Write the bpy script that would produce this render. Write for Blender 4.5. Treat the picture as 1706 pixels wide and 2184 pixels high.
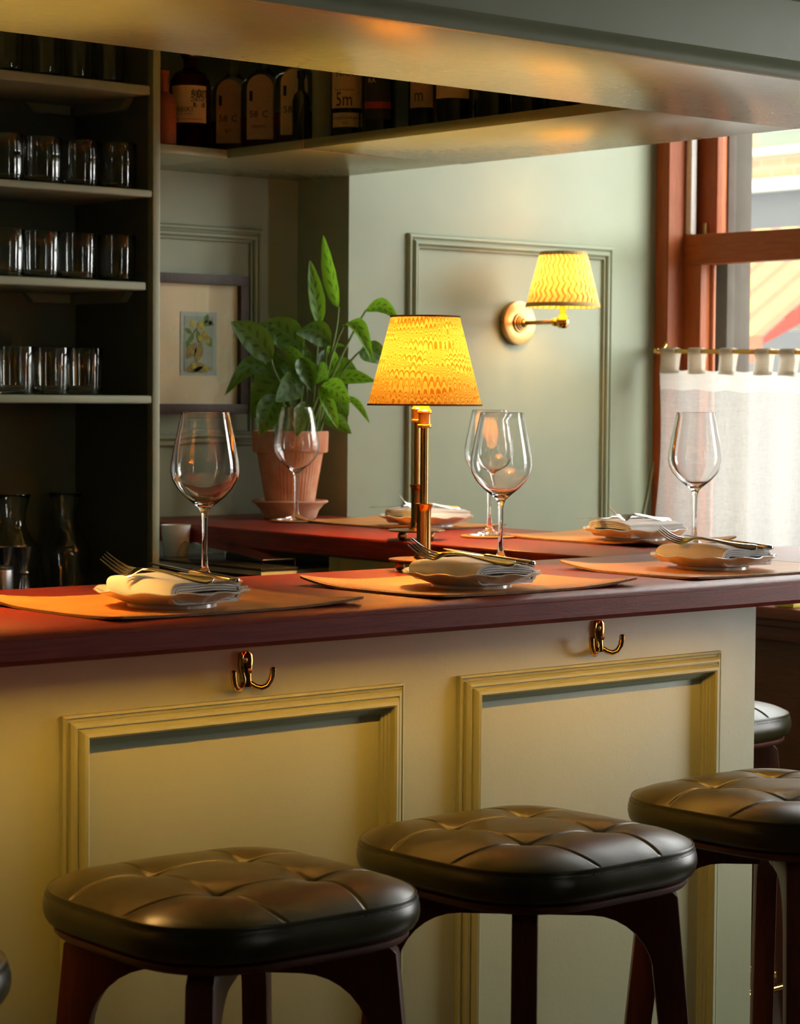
import bpy, bmesh, math, random
from mathutils import Vector, Matrix
from math import sin, cos, pi, sqrt, radians, atan2, exp
random.seed(7)
scene = bpy.context.scene
for o in list(bpy.data.objects): bpy.data.objects.remove(o)
COL = scene.collection
ZT = 1.07                      # bar top height

# ------------------------------------------------------------------ camera
cam_d = bpy.data.cameras.new('camera'); cam = bpy.data.objects.new('camera', cam_d); COL.objects.link(cam)
scene.camera = cam
yaw, pitch, roll = radians(40.613), radians(-2.834), radians(.42264)
fw = Vector((sin(yaw)*cos(pitch), cos(yaw)*cos(pitch), sin(pitch)))
rt = Vector((cos(yaw), -sin(yaw), 0)); up = rt.cross(fw)
r2 = cos(roll)*rt + sin(roll)*up; u2 = -sin(roll)*rt + cos(roll)*up
mw = Matrix((r2, u2, -fw)).transposed().to_4x4(); mw.translation = Vector((0, 0, ZT+.286))
cam.matrix_world = mw
cam_d.sensor_fit = 'HORIZONTAL'; cam_d.sensor_width = 24.0; cam_d.lens = 24.0*4966/1706
cam_d.clip_start = .05; cam_d.clip_end = 200
cam_d.dof.use_dof = True; cam_d.dof.focus_distance = 3.6; cam_d.dof.aperture_fstop = 9

# ------------------------------------------------------------------ world and render settings
w = bpy.data.worlds.new('World'); scene.world = w; w.use_nodes = True
bg = w.node_tree.nodes['Background']
bg.inputs[0].default_value = (1.0, 1.0, .97, 1); bg.inputs[1].default_value = 2.95
scene.view_settings.view_transform = 'Standard'; scene.view_settings.look = 'None'
scene.view_settings.gamma = 1; scene.view_settings.use_curve_mapping = False
scene.view_settings.exposure = 2.0
cy = scene.cycles
cy.use_adaptive_sampling = True; cy.adaptive_threshold = .03
cy.max_bounces = 12; cy.diffuse_bounces = 4; cy.glossy_bounces = 6; cy.transmission_bounces = 14; cy.transparent_max_bounces = 16
cy.sample_clamp_indirect = 6; cy.blur_glossy = .6; cy.use_denoising = True
LAMP_W = 9.4        # watts of each bulb
STRIP_E = 19.0     # radiance of the light strip under the bar top
WARM = (1.0, .58, .16)

def portal(name, y0, y1, z0, z1, x):
    l = bpy.data.lights.new(name, 'AREA'); l.shape = 'RECTANGLE'; l.size = z1-z0; l.size_y = y1-y0
    l.cycles.is_portal = True
    o = bpy.data.objects.new(name, l); COL.objects.link(o)
    o.location = (x, (y0+y1)/2, (z0+z1)/2); o.rotation_euler = (0, radians(90), 0)
WINS = [(2.95, 4.264), (1.25, 2.15)]     # openings of the window wall (y ranges)
WZ0, WZ1 = .83, 2.62
portal('daylight_portal', *WINS[0], WZ0, WZ1, 4.80); portal('daylight_portal', *WINS[1], .5, 2.12, 4.80)

# ------------------------------------------------------------------ materials
M = {}
class NT:
    def __init__(s, name):
        s.m = bpy.data.materials.new(name); s.m.use_nodes = True; s.t = s.m.node_tree
        s.t.nodes.clear(); s.out = s.n('ShaderNodeOutputMaterial'); M[name] = s.m
    def n(s, typ, **kw):
        nd = s.t.nodes.new(typ)
        for k, v in kw.items():
            if k == 'inp':
                for a, b in v.items(): s.set(nd.inputs[a], b)
            else: setattr(nd, k, v)
        return nd
    def set(s, sock, v):
        if hasattr(v, 'outputs'): s.t.links.new(v.outputs[0], sock)
        elif isinstance(v, bpy.types.NodeSocket): s.t.links.new(v, sock)
        else:
            if isinstance(v, (tuple, list)) and len(v) == 3 and sock.type == 'RGBA': v = (*v, 1)
            sock.default_value = v
    def math(s, op, a, b=0, c=None):
        nd = s.n('ShaderNodeMath', operation=op); s.set(nd.inputs[0], a); s.set(nd.inputs[1], b)
        if c is not None: s.set(nd.inputs[2], c)
        return nd.outputs[0]
    def coord(s, which='Object', scale=(1, 1, 1)):
        tc = s.n('ShaderNodeTexCoord'); mp = s.n('ShaderNodeMapping'); s.t.links.new(tc.outputs[which], mp.inputs[0])
        mp.inputs['Scale'].default_value = scale; return mp.outputs[0]
    def noise(s, vec, scale, detail=4, rough=.55, dist=0):
        nd = s.n('ShaderNodeTexNoise'); s.set(nd.inputs['Vector'], vec)
        nd.inputs['Scale'].default_value = scale; nd.inputs['Detail'].default_value = detail
        nd.inputs['Roughness'].default_value = rough; nd.inputs['Distortion'].default_value = dist
        return nd.outputs['Fac']
    def ramp(s, fac, stops, interp='LINEAR'):
        nd = s.n('ShaderNodeValToRGB'); s.set(nd.inputs[0], fac); cr = nd.color_ramp; cr.interpolation = interp
        while len(cr.elements) < len(stops): cr.elements.new(.5)
        for e, (p, c) in zip(cr.elements, stops): e.position = p; e.color = (*c, 1) if len(c) == 3 else c
        return nd.outputs[0]
    def mix(s, fac, a, b, mode='MIX'):
        nd = s.n('ShaderNodeMix', data_type='RGBA', blend_type=mode)
        s.set(nd.inputs[0], fac); s.set(nd.inputs[6], a); s.set(nd.inputs[7], b); return nd.outputs[2]
    def bump(s, h, strength=.2, dist=.002, nrm=None):
        nd = s.n('ShaderNodeBump'); nd.inputs['Strength'].default_value = strength; nd.inputs['Distance'].default_value = dist
        s.set(nd.inputs['Height'], h)
        if nrm is not None: s.set(nd.inputs['Normal'], nrm)
        return nd.outputs[0]
    def bsdf(s, col, rough=.5, metal=0, normal=None, **kw):
        p = s.n('ShaderNodeBsdfPrincipled'); s.set(p.inputs['Base Color'], col); s.set(p.inputs['Roughness'], rough)
        s.set(p.inputs['Metallic'], metal)
        if normal is not None: s.set(p.inputs['Normal'], normal)
        for k, v in kw.items(): s.set(p.inputs[k.replace('_', ' ')], v)
        return p
    def done(s, sh):
        s.t.links.new(sh.outputs[0] if hasattr(sh, 'outputs') else sh, s.out.inputs[0]); return s.m
    def mixsh(s, fac, a, b):
        nd = s.n('ShaderNodeMixShader'); s.set(nd.inputs[0], fac)
        s.t.links.new(a.outputs[0], nd.inputs[1]); s.t.links.new(b.outputs[0], nd.inputs[2]); return nd

def mul(c, k): return tuple(x*k for x in c)
def paint(name, col, rough=.42, bump=.12, bscale=260, var=.06):
    t = NT(name); v = t.coord()
    n1 = t.noise(v, 3.5, 3); c = t.ramp(n1, [(.3, mul(col, 1-var)), (.7, mul(col, 1+var))])
    n2 = t.noise(v, bscale, 2); n3 = t.noise(v, 60, 3)
    h = t.math('ADD', t.math('MULTIPLY', n2, .6), n3)
    return t.done(t.bsdf(c, t.math('ADD', t.math('MULTIPLY', n3, .12), rough-.06), 0, t.bump(h, bump, .0015)))
def plain(name, col, rough=.5, metal=0, bscale=80, bump=.05, var=.08, **kw):
    t = NT(name); v = t.coord(); n = t.noise(v, bscale, 3)
    c = t.ramp(n, [(.25, mul(col, 1-var)), (.75, mul(col, 1+var))])
    return t.done(t.bsdf(c, rough, metal, t.bump(n, bump, .001), **kw))
def wood(name, c1, c2, rough=.35, stretch=(1, 12, 12), scale=9, bump=.25, spec=.5):
    t = NT(name); v = t.coord(scale=stretch)
    n1 = t.noise(v, scale, 6, .6, .6); n2 = t.noise(v, scale*9, 3, .6)
    c = t.ramp(n1, [(.3, c1), (.7, c2)])
    c = t.mix(t.math('MULTIPLY', n2, .35), c, mul(c1, .55))
    h = t.math('ADD', t.math('MULTIPLY', n1, .4), n2)
    p = t.bsdf(c, t.math('ADD', t.math('MULTIPLY', n2, .2), rough-.1), 0, t.bump(h, bump, .0012))
    p.inputs['Specular IOR Level'].default_value = spec
    return t.done(p)
def glassm(name, col=(1, 1, 1), ior=1.46, rough=0):
    t = NT(name); g = t.n('ShaderNodeBsdfGlass'); g.inputs['Color'].default_value = (*col, 1)
    g.inputs['IOR'].default_value = ior; g.inputs['Roughness'].default_value = rough; return t.done(g)
def thinglass(name, tint=(1, 1, 1), refl=.9, rough=.0):
    t = NT(name); tr = t.n('ShaderNodeBsdfTransparent'); tr.inputs[0].default_value = (*tint, 1)
    gl = t.n('ShaderNodeBsdfGlossy'); gl.inputs['Roughness'].default_value = rough
    ge = t.n('ShaderNodeNewGeometry'); dt = t.n('ShaderNodeVectorMath', operation='DOT_PRODUCT')
    t.t.links.new(ge.outputs['Normal'], dt.inputs[0]); t.t.links.new(ge.outputs['Incoming'], dt.inputs[1])
    q = t.math('SUBTRACT', 1, t.math('ABSOLUTE', dt.outputs['Value']))
    fr = t.math('ADD', .05, t.math('MULTIPLY', .95, t.math('POWER', q, 5)))
    return t.done(t.mixsh(t.math('MINIMUM', t.math('MULTIPLY', fr, refl), 1), tr, gl))

SAGE = (.305, .345, .225)
paint('sage', SAGE, .46, .10)
paint('sage_gloss', (.33, .35, .20), .24, .003, 200)
paint('sage_bar', (.33, .36, .21), .45, .14)
paint('sage_shaded', (.115, .135, .085), .55, .10)  # sage with the shade of the deep shelf interior put into its colour
paint('ceiling_paint', (.45, .45, .38), .6)
paint('white_paint', (.75, .75, .72), .4)
wood('counter_x', (.19, .019, .013), (.37, .046, .026), .34, (1.2, 22, 22), 8, .35, spec=.32)
wood('counter_y', (.19, .019, .013), (.37, .046, .026), .34, (22, 1.2, 22), 8, .35, spec=.32)
wood('stool_wood', (.075, .017, .006), (.15, .038, .012), .36, (16, 16, 1.5), 9, .2)
wood('ply', (.15, .04, .015), (.05, .014, .006), .4, (2, 2, 160), 6, .25)
wood('window_wood', (.30, .066, .018), (.42, .115, .030), .40, (14, 14, 1.4), 9, .15, spec=.22)
wood('window_wood_y', (.30, .066, .018), (.42, .115, .030), .40, (14, 1.4, 14), 9, .15, spec=.22)
wood('dado_wood', (.11, .035, .016), (.19, .065, .03), .5, (20, 1.5, 20), 7, .3)
wood('sill_wood', (.13, .024, .012), (.21, .045, .02), .36, (14, 1.2, 14), 8, .15)
wood('floor_wood', (.03, .016, .009), (.07, .036, .018), .4, (1.5, 14, 14), 6, .2)
wood('frame_wood', (.045, .020, .011), (.085, .040, .02), .5, (14, 14, 3), 14, .3)
plain('brass', (.62, .36, .10), .24, 1, 40, .03)
plain('brass_aged', (.50, .30, .11), .33, 1, 50, .04)
plain('brass_dark', (.24, .15, .055), .3, 1, 60, .05)
plain('brass_polished', (.78, .45, .14), .1, 1, 30, .02)
plain('steel', (.55, .55, .56), .22, 1, 60, .02)
plain('cutlery', (.62, .58, .52), .14, 1, 50, .02)
plain('steel_brushed', (.40, .40, .40), .36, 1, 200, .08)
plain('dark_metal', (.035, .035, .04), .4, .6)
plain('porcelain', (.80, .78, .73), .16, 0, 20, .02, .03)
plain('white_ceramic', (.72, .72, .70), .25, 0, 20, .02, .03)
plain('screw', (.45, .22, .08), .35, 1)
plain('label_cream', (.64, .48, .29), .6, 0, 120, .05)
plain('label_pink', (.62, .38, .26), .6, 0, 120, .05)
plain('ink', (.012, .011, .012), .6)
plain('label_red', (.35, .03, .02), .6)
plain('soil', (.02, .013, .008), .9, 0, 60, .8)
plain('cord_white', (.62, .60, .55), .5)
plain('mount', (.90, .78, .54), .75, 0, 300, .1, .05)
plain('mat_line', (.50, .58, .55), .7)
plain('print_bg', (.40, .47, .38), .7, 0, 40, .02, .15)
plain('print_leaf', (.13, .22, .04), .7, 0, 90, .02, .4)
plain('print_apple', (.50, .42, .06), .7, 0, 90, .02, .4)
plain('print_stem', (.12, .09, .04), .7)
plain('print_ochre', (.36, .26, .07), .7, 0, 90, .02, .4)
plain('stitch_light', (.55, .42, .26), .7)
plain('stitch_dark', (.05, .042, .03), .6)
plain('render_grey', (.075, .062, .052), .8, 0, 8, .3, .25, Specular_IOR_Level=.1)
plain('ext_grey', (.09, .095, .11), .5, 0, 3, .05)
plain('ext_white', (.55, .55, .52), .6, 0, 6, .05)
plain('ext_green', (.17, .21, .16), .5)
plain('ext_pale', (.48, .44, .34), .7)
plain('awn_yellow', (.34, .29, .10), .7, 0, 20, .1, Specular_IOR_Level=0.0)
plain('awn_red', (.40, .13, .085), .7, 0, 20, .1, Specular_IOR_Level=0.0)
plain('awn_dark', (.22, .03, .02), .7)
plain('pavement', (.30, .29, .28), .8, 0, 4, .2)
plain('sign_yellow', (.60, .50, .05), .5)
plain('pipe_white', (.72, .70, .66), .4)
plain('seam', (.45, .13, .05), .5)
plain('carton', (.34, .085, .04), .7, 0, 300, .3, .3)

def brickm():
    t = NT('stock_brick'); v = t.coord()
    sw = t.n('ShaderNodeSeparateXYZ'); t.set(sw.inputs[0], v); cb = t.n('ShaderNodeCombineXYZ')
    t.t.links.new(sw.outputs[1], cb.inputs[0]); t.t.links.new(sw.outputs[2], cb.inputs[1])
    b = t.n('ShaderNodeTexBrick'); t.set(b.inputs['Vector'], cb.outputs[0])
    b.inputs['Scale'].default_value = 1; b.inputs['Brick Width'].default_value = .225; b.inputs['Row Height'].default_value = .075
    b.inputs['Mortar Size'].default_value = .008
    b.inputs['Color1'].default_value = (.40, .33, .20, 1); b.inputs['Color2'].default_value = (.36, .25, .16, 1); b.inputs['Mortar'].default_value = (.40, .36, .27, 1)
    return t.done(t.bsdf(b.outputs[0], .85))
brickm()
glassm('wine_glass', (1, 1, 1), 1.48)
glassm('tumbler_glass', (.98, .99, .985), 1.58)
glassm('bottle_amber', (.55, .22, .05), 1.48)
glassm('bottle_clear', (.88, .93, .88), 1.46)
plain('bottle_dark', (.010, .012, .008), .08, 0, 30, .01, .1, Coat_Weight=.5)
plain('liquor_red', (.10, .012, .006), .12)
thinglass('pane_glass', (.97, .985, .98), 1.0)
thinglass('frame_glass', (.98, .98, .97), 1.0)
thinglass('acrylic', (.80, .83, .82), 2.2, .03)

def leather(name, col, rough=.36, scale=170, grain=.18, spec=.5):
    t = NT(name); v = t.coord()
    vo = t.n('ShaderNodeTexVoronoi', feature='DISTANCE_TO_EDGE'); t.set(vo.inputs['Vector'], v); vo.inputs['Scale'].default_value = scale*2.2
    n = t.noise(v, 14, 4); n2 = t.noise(v, scale, 3)
    c = t.ramp(n, [(.25, mul(col, .72)), (.75, mul(col, 1.25))])
    h = t.math('ADD', t.math('MULTIPLY', vo.outputs[0], .6), t.math('MULTIPLY', n2, .5))
    p = t.bsdf(c, t.math('ADD', t.math('MULTIPLY', n, .2), rough-.1), 0, t.bump(h, grain, .0008))
    p.inputs['Specular IOR Level'].default_value = spec
    return t.done(p)
leather('seat_leather', (.042, .038, .009), .33, 150, .12, .5)
leather('tan_leather', (.76, .31, .06), .44, 120, .22)
plain('leather_edge', (.26, .13, .05), .8, 0, 500, .5, .4)
plain('cork', (.40, .20, .08), .8, 0, 400, .4, .3)

def linen(name, col, sc=900, rough=.85):
    t = NT(name); v = t.coord(); n = t.noise(v, sc, 2); n2 = t.noise(v, 30, 4)
    c = t.ramp(n2, [(.3, mul(col, .93)), (.7, col)])
    return t.done(t.bsdf(c, rough, 0, t.bump(t.math('ADD', n, n2), .25, .001), Sheen_Weight=.2))
linen('napkin', (.86, .84, .82))
def sheer(name, transp, col):
    t = NT(name); v = t.coord(scale=(1, 1, 1)); v2 = t.coord(scale=(60, 60, 700)); v3 = t.coord(scale=(700, 700, 30))
    wv = t.math('ADD', t.noise(v2, 1, 3), t.noise(v3, 1, 2)); slub = t.noise(t.coord(scale=(8, 8, 160)), 1, 4)
    c = t.ramp(slub, [(.3, mul(col, .88)), (.65, col)])
    d = t.n('ShaderNodeBsdfDiffuse'); t.set(d.inputs[0], c); tl = t.n('ShaderNodeBsdfTranslucent'); t.set(tl.inputs[0], c)
    a = t.mixsh(.5, d, tl); tr = t.n('ShaderNodeBsdfTransparent')
    f = t.math('MULTIPLY', t.math('MULTIPLY', wv, transp), t.math('ADD', slub, .5))
    return t.done(t.mixsh(f, a, tr))
sheer('curtain_linen', .36, (.60, .58, .55)); sheer('curtain_hem', .10, (.62, .59, .54)); sheer('curtain_tab', .03, (.62, .56, .47))

def marbled():
    t = NT('marbled_shade'); tc = t.n('ShaderNodeTexCoord'); sp = t.n('ShaderNodeSeparateXYZ'); t.t.links.new(tc.outputs['UV'], sp.inputs[0])
    u = sp.outputs[0]; v = sp.outputs[1]
    un = t.math('ADD', t.math('MULTIPLY', u, 52), t.math('MULTIPLY', t.noise(tc.outputs['UV'], 4, 2), .8))
    cell = t.math('FLOOR', un); f = t.math('SUBTRACT', t.math('FRACT', un), .5)
    wn = t.n('ShaderNodeTexWhiteNoise', noise_dimensions='1D'); t.set(wn.inputs['W'], cell)
    lown = t.noise(tc.outputs['UV'], 2.6, 3)
    arch = t.math('MULTIPLY', t.math('MULTIPLY', f, f), 2.6)
    ph = t.math('ADD', t.math('ADD', t.math('MULTIPLY', v, 11), t.math('MULTIPLY', wn.outputs[0], .25)), arch)
    ph = t.math('ADD', ph, t.math('MULTIPLY', lown, 5.5))
    fr = t.math('FRACT', ph)
    ps2 = t.math('FRACT', t.math('ADD', t.math('MULTIPLY', ph, 2.63), .2))
    c1 = t.ramp(fr, [(0, (.95, .64, .15)), (.46, (.93, .60, .13)), (.52, (.58, .20, .015)), (.8, (.66, .26, .02)), (.86, (.42, .11, .008)), (.93, (.95, .66, .17))])
    c2 = t.ramp(ps2, [(0, (.90, .58, .12)), (.5, (.95, .68, .18)), (.58, (.68, .30, .03)), (.95, (.60, .24, .02))])
    sel = t.ramp(t.noise(tc.outputs['UV'], 7, 1), [(.45, (0, 0, 0)), (.55, (1, 1, 1))])
    c = t.mix(sel, c1, c2)
    line = t.math('GREATER_THAN', t.math('ABSOLUTE', f), .44)
    c = t.mix(t.math('MULTIPLY', line, .45), c, (.72, .34, .04))
    d = t.n('ShaderNodeBsdfDiffuse'); t.set(d.inputs[0], c); tl = t.n('ShaderNodeBsdfTranslucent'); t.set(tl.inputs[0], c)
    return t.done(t.mixsh(.040, d, tl))
marbled()
def ikat():
    t = NT('ikat_shade'); tc = t.n('ShaderNodeTexCoord'); sp = t.n('ShaderNodeSeparateXYZ'); t.t.links.new(tc.outputs['UV'], sp.inputs[0])
    u = sp.outputs[0]; v = sp.outputs[1]
    un = t.math('MULTIPLY', u, 34); vv = t.math('MULTIPLY', v, 9)
    wig = t.math('MULTIPLY', t.math('PINGPONG', t.math('ADD', vv, t.math('MULTIPLY', t.noise(tc.outputs['UV'], 9, 2), .8)), 1.0), .55)
    f = t.math('FRACT', t.math('ADD', un, wig))
    c = t.ramp(f, [(0, (.95, .74, .30)), (.52, (.95, .72, .27)), (.60, (.66, .27, .025)), (.80, (.60, .22, .018)), (.9, (.95, .74, .30))])
    d = t.n('ShaderNodeBsdfDiffuse'); t.set(d.inputs[0], c); tl = t.n('ShaderNodeBsdfTranslucent'); t.set(tl.inputs[0], c)
    return t.done(t.mixsh(.20, d, tl))
ikat()
plain('shade_trim', (.58, .38, .13), .8, 0, 400, .2)
plain('shade_edge', (.30, .13, .04), .8, 0, 400, .2)
def bulbm():
    t = NT('bulb_glow'); e = t.n('ShaderNodeEmission'); e.inputs[0].default_value = (*WARM, 1); e.inputs[1].default_value = LAMP_W*22
    t.done(e)
    t = NT('sconce_glow'); e = t.n('ShaderNodeEmission'); e.inputs[0].default_value = (*WARM, 1); e.inputs[1].default_value = LAMP_W*3.6
    return t.done(e)
bulbm()
def stripm():
    t = NT('led_glow'); e = t.n('ShaderNodeEmission'); e.inputs[0].default_value = (1, .50, .075, 1); e.inputs[1].default_value = STRIP_E
    return t.done(e)
stripm()
def leafm(name, base, dark, light):
    t = NT(name); tc = t.n('ShaderNodeTexCoord'); sp = t.n('ShaderNodeSeparateXYZ'); t.t.links.new(tc.outputs['UV'], sp.inputs[0])
    u = sp.outputs[0]; v = sp.outputs[1]; a = t.math('ABSOLUTE', t.math('SUBTRACT', u, .5))
    side = t.math('GREATER_THAN', u, .5)
    ph = t.math('ADD', t.math('SUBTRACT', t.math('MULTIPLY', v, 5.5), t.math('MULTIPLY', a, 2.2)), t.math('MULTIPLY', side, .5))
    fr = t.math('ABSOLUTE', t.math('SUBTRACT', t.math('FRACT', ph), .5))
    e1 = t.math('DIVIDE', fr, .20); e2 = t.math('DIVIDE', t.math('SUBTRACT', a, .17), .115)
    rr = t.math('ADD', t.math('MULTIPLY', e1, e1), t.math('MULTIPLY', e2, e2))
    patch = t.ramp(rr, [(.75, (1, 1, 1)), (1.0, (0, 0, 0))])
    vein = t.ramp(t.math('FRACT', t.math('MULTIPLY', ph, 3.0)), [(.0, (0, 0, 0)), (.12, (1, 1, 1)), (.88, (1, 1, 1)), (1, (0, 0, 0))])
    mid = t.ramp(a, [(.008, (1, 1, 1)), (.02, (0, 0, 0))])
    c = t.mix(t.noise(tc.outputs['Object'], 20, 2), base, mul(base, 1.25)); c = t.mix(patch, c, dark); c = t.mix(mid, c, light)
    p = t.bsdf(c, .32, 0, t.bump(t.math('ADD', vein, patch), .28, .002)); p.inputs['Specular IOR Level'].default_value = .55
    tl = t.n('ShaderNodeBsdfTranslucent'); t.set(tl.inputs[0], t.mix(.5, c, (.30, .55, .03)))
    return t.done(t.mixsh(.40, p, tl))
leafm('leaf_dark', (.066, .165, .020), (.016, .055, .010), (.14, .26, .04))
leafm('leaf_bright', (.19, .46, .022), (.035, .12, .012), (.32, .52, .06))
plain('stem_green', (.16, .25, .05), .45)
def terracotta():
    t = NT('terracotta'); v = t.coord(); n = t.noise(v, 22, 5); n2 = t.noise(v, 240, 3)
    c = t.ramp(n, [(.25, (.52, .17, .075)), (.5, (.62, .27, .14)), (.78, (.70, .42, .27))])
    return t.done(t.bsdf(c, .8, 0, t.bump(n2, .3, .001)))
terracotta()
def saucer_m():
    t = NT('terracotta_pale'); v = t.coord(); n = t.noise(v, 30, 5); n2 = t.noise(v, 240, 3)
    c = t.ramp(n, [(.25, (.60, .29, .17)), (.7, (.72, .45, .30))])
    return t.done(t.bsdf(c, .8, 0, t.bump(n2, .3, .001)))
saucer_m()

# ------------------------------------------------------------------ mesh helpers
class MB:
    def __init__(s): s.v = []; s.f = []; s.uv = None
    def add(s, vs, fs, uv=None):
        o = len(s.v); s.v += [tuple(p) for p in vs]; s.f += [tuple(i+o for i in q) for q in fs]
        if uv is not None:
            if s.uv is None: s.uv = [(0, 0)]*o
            s.uv += uv
        elif s.uv is not None: s.uv += [(0, 0)]*len(vs)
        return s
    def box(s, x0, x1, y0, y1, z0, z1):
        return s.add([(x0, y0, z0), (x1, y0, z0), (x1, y1, z0), (x0, y1, z0), (x0, y0, z1), (x1, y0, z1), (x1, y1, z1), (x0, y1, z1)],
                     [(3, 2, 1, 0), (4, 5, 6, 7), (0, 1, 5, 4), (1, 2, 6, 5), (2, 3, 7, 6), (3, 0, 4, 7)])
    def grid(s, fn, nu, nv, closeu=False, uvf=None):
        vs = []; fs = []; uv = []
        cu = nu if closeu else nu+1
        for j in range(nv+1):
            for i in range(cu):
                vs.append(fn(i/nu, j/nv)); uv.append((i/nu, j/nv))
        for j in range(nv):
            for i in range(nu):
                a = j*cu+i; b = j*cu+(i+1) % cu; fs.append((a, b, b+cu, a+cu))
        return s.add(vs, fs, uv if uvf is None else None)
    def lathe(s, prof, n=48, cap=True, rmod=None):
        vs = []; fs = []; uv = []
        m = len(prof)
        for i in range(n+1):
            th = 2*pi*i/n
            for k, (r, z) in enumerate(prof):
                rr = r*(rmod(th, k) if rmod else 1)
                vs.append((rr*cos(th), rr*sin(th), z)); uv.append((i/n, k/(m-1)))
        for i in range(n):
            for k in range(m-1):
                a = i*m+k; b = (i+1)*m+k
                fs.append((a, b, b+1, a+1))
        return s.add(vs, fs, uv)
    def loft(s, secs, n=12, cap=True):
        vs = []; fs = []
        for (c, side, upv, a, b, p) in secs:
            c = Vector(c); side = Vector(side); upv = Vector(upv)
            for i in range(n):
                th = 2*pi*i/n; ct, st = cos(th), sin(th)
                x = math.copysign(abs(ct)**(2/p), ct)*a; y = math.copysign(abs(st)**(2/p), st)*b
                vs.append(c+side*x+upv*y)
        m = len(secs)
        for k in range(m-1):
            for i in range(n):
                j = (i+1) % n; fs.append((k*n+i, k*n+j, (k+1)*n+j, (k+1)*n+i))
        if cap: fs.append(tuple(range(n-1, -1, -1))); fs.append(tuple((m-1)*n+i for i in range(n)))
        return s.add(vs, fs)
    def tube(s, pts, r, n=10, cap=True):
        pts = [Vector(p) for p in pts]; secs = []; ref = Vector((0, 0, 1))
        for i, p in enumerate(pts):
            t = (pts[min(i+1, len(pts)-1)]-pts[max(i-1, 0)]).normalized()
            if i == 0:
                ref = Vector((0, 0, 1)) if abs(t.z) < .9 else Vector((1, 0, 0))
            side = t.cross(ref)
            if side.length < 1e-6: side = t.orthogonal()
            side.normalize(); upv = side.cross(t); ref = upv
            rr = r[i] if isinstance(r, (list, tuple)) else r
            secs.append((p, side, upv, rr, rr, 2))
        return s.loft(secs, n, cap)
    def extrude(s, poly, ax, a, b):
        """poly: 2d points; ax: the axis of extrusion (0,1,2); a,b: range"""
        def P(p, t):
            q = [p[0], p[1]]; q.insert(ax, t); return tuple(q)
        n = len(poly)
        return s.add([P(p, a) for p in poly]+[P(p, b) for p in poly],
                     [tuple(range(n-1, -1, -1)), tuple(range(n, 2*n))]+[(i, (i+1) % n, n+(i+1) % n, n+i) for i in range(n)])
    def xf(s, mat):
        s.v = [tuple(mat @ Vector(p)) for p in s.v]; return s
    def build(s, name, mat, parent=None, smooth=35, bevel=0, seg=2, world=False, weld=False):
        me = bpy.data.meshes.new(name); me.from_pydata(s.v, [], s.f)
        if s.uv is not None:
            ul = me.uv_layers.new(name='UVMap')
            for lp in me.loops: ul.data[lp.index].uv = s.uv[lp.vertex_index]
        if weld or bevel or True:
            bm = bmesh.new(); bm.from_mesh(me)
            if weld: bmesh.ops.remove_doubles(bm, verts=bm.verts, dist=1e-6)
            bmesh.ops.recalc_face_normals(bm, faces=bm.faces)
            if bevel:
                es = [e for e in bm.edges if len(e.link_faces) == 2 and e.calc_face_angle(0) > .5]
                bmesh.ops.bevel(bm, geom=es, offset=bevel, segments=seg, profile=.6, affect='EDGES', clamp_overlap=True)
            bm.to_mesh(me); bm.free()
        if smooth:
            for p in me.polygons: p.use_smooth = True
            me.set_sharp_from_angle(angle=radians(smooth))
        me.materials.append(M[mat] if isinstance(mat, str) else mat)
        return link(name, me, parent, world)
def link(name, me, parent=None, world=False):
    o = bpy.data.objects.new(name, me); COL.objects.link(o)
    if parent is not None:
        o.parent = parent
        if world:
            p = parent; m = Matrix.Identity(4)
            while p is not None: m = p.matrix_parent_inverse @ p.matrix_basis @ m; p = p.parent
            o.matrix_parent_inverse = m.inverted()
    return o
def tag(o, label, cat, group=None, kind=None):
    if label: o['label'] = label
    if cat: o['category'] = cat
    if group: o['group'] = group
    if kind: o['kind'] = kind
    return o
def thing(name, label, cat, loc=(0, 0, 0), rotz=0, group=None, kind=None):
    o = bpy.data.objects.new(name, None); COL.objects.link(o); o.empty_display_size = .05
    o.location = loc; o.rotation_euler = (0, 0, rotz)
    o.matrix_basis = Matrix.Translation(loc) @ Matrix.Rotation(rotz, 4, 'Z')
    return tag(o, label, cat, group, kind)
def copy_tree(o, parent=None):
    c = o.copy(); COL.objects.link(c); c.parent = parent
    for ch in list(o.children): copy_tree(ch, c)
    return c
def dup(root, loc, rotz, label, group=None):
    c = copy_tree(root); c.location = loc; c.rotation_euler = (0, 0, rotz); c['label'] = label
    if group: c['group'] = group
    return c
def struct(o, label=None):
    o['kind'] = 'structure'
    if label: o['label'] = label
    return o
def box(name, mat, b, parent=None, bevel=.002, world=True):
    return MB().box(*b).build(name, mat, parent, 35, bevel, 2, world)

# ------------------------------------------------------------------ the room
struct(box('floor', 'floor_wood', (-2.6, 4.61, -2.6, 4.7, -.06, 0), None, 0), 'dark timber floor of the bar')
struct(box('ceiling', 'ceiling_paint', (-2.6, 4.84, -2.6, 4.7, 2.75, 2.85), None, 0), 'pale painted ceiling above the bar canopy')
struct(box('wall_back', 'sage', (-2.6, 3.531, 4.51, 4.7, 0, 2.75), None, 0), 'sage green painted back wall of the niche')
struct(box('wall_breast', 'sage', (3.531, 4.84, 4.312, 4.7, 0, 2.75), None, 0), 'pale sage green wall breast behind the sconce')
struct(box('wall_left', 'sage', (-2.7, -2.6, -2.6, 4.7, 0, 2.75), None, 0), 'sage green side wall behind the camera')
b = MB().box(-2.6, 2.50, -2.7, -2.6, 0, 2.75).box(2.7, 4.84, -2.7, -2.6, 0, 2.75).box(2.5, 2.7, -2.7, -2.6, 0, .9).box(2.5, 2.7, -2.7, -2.6, 2.5, 2.75)
struct(b.build('wall_front', 'sage', None, 0), 'sage green wall behind the camera with a window slot added for highlights')
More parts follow.
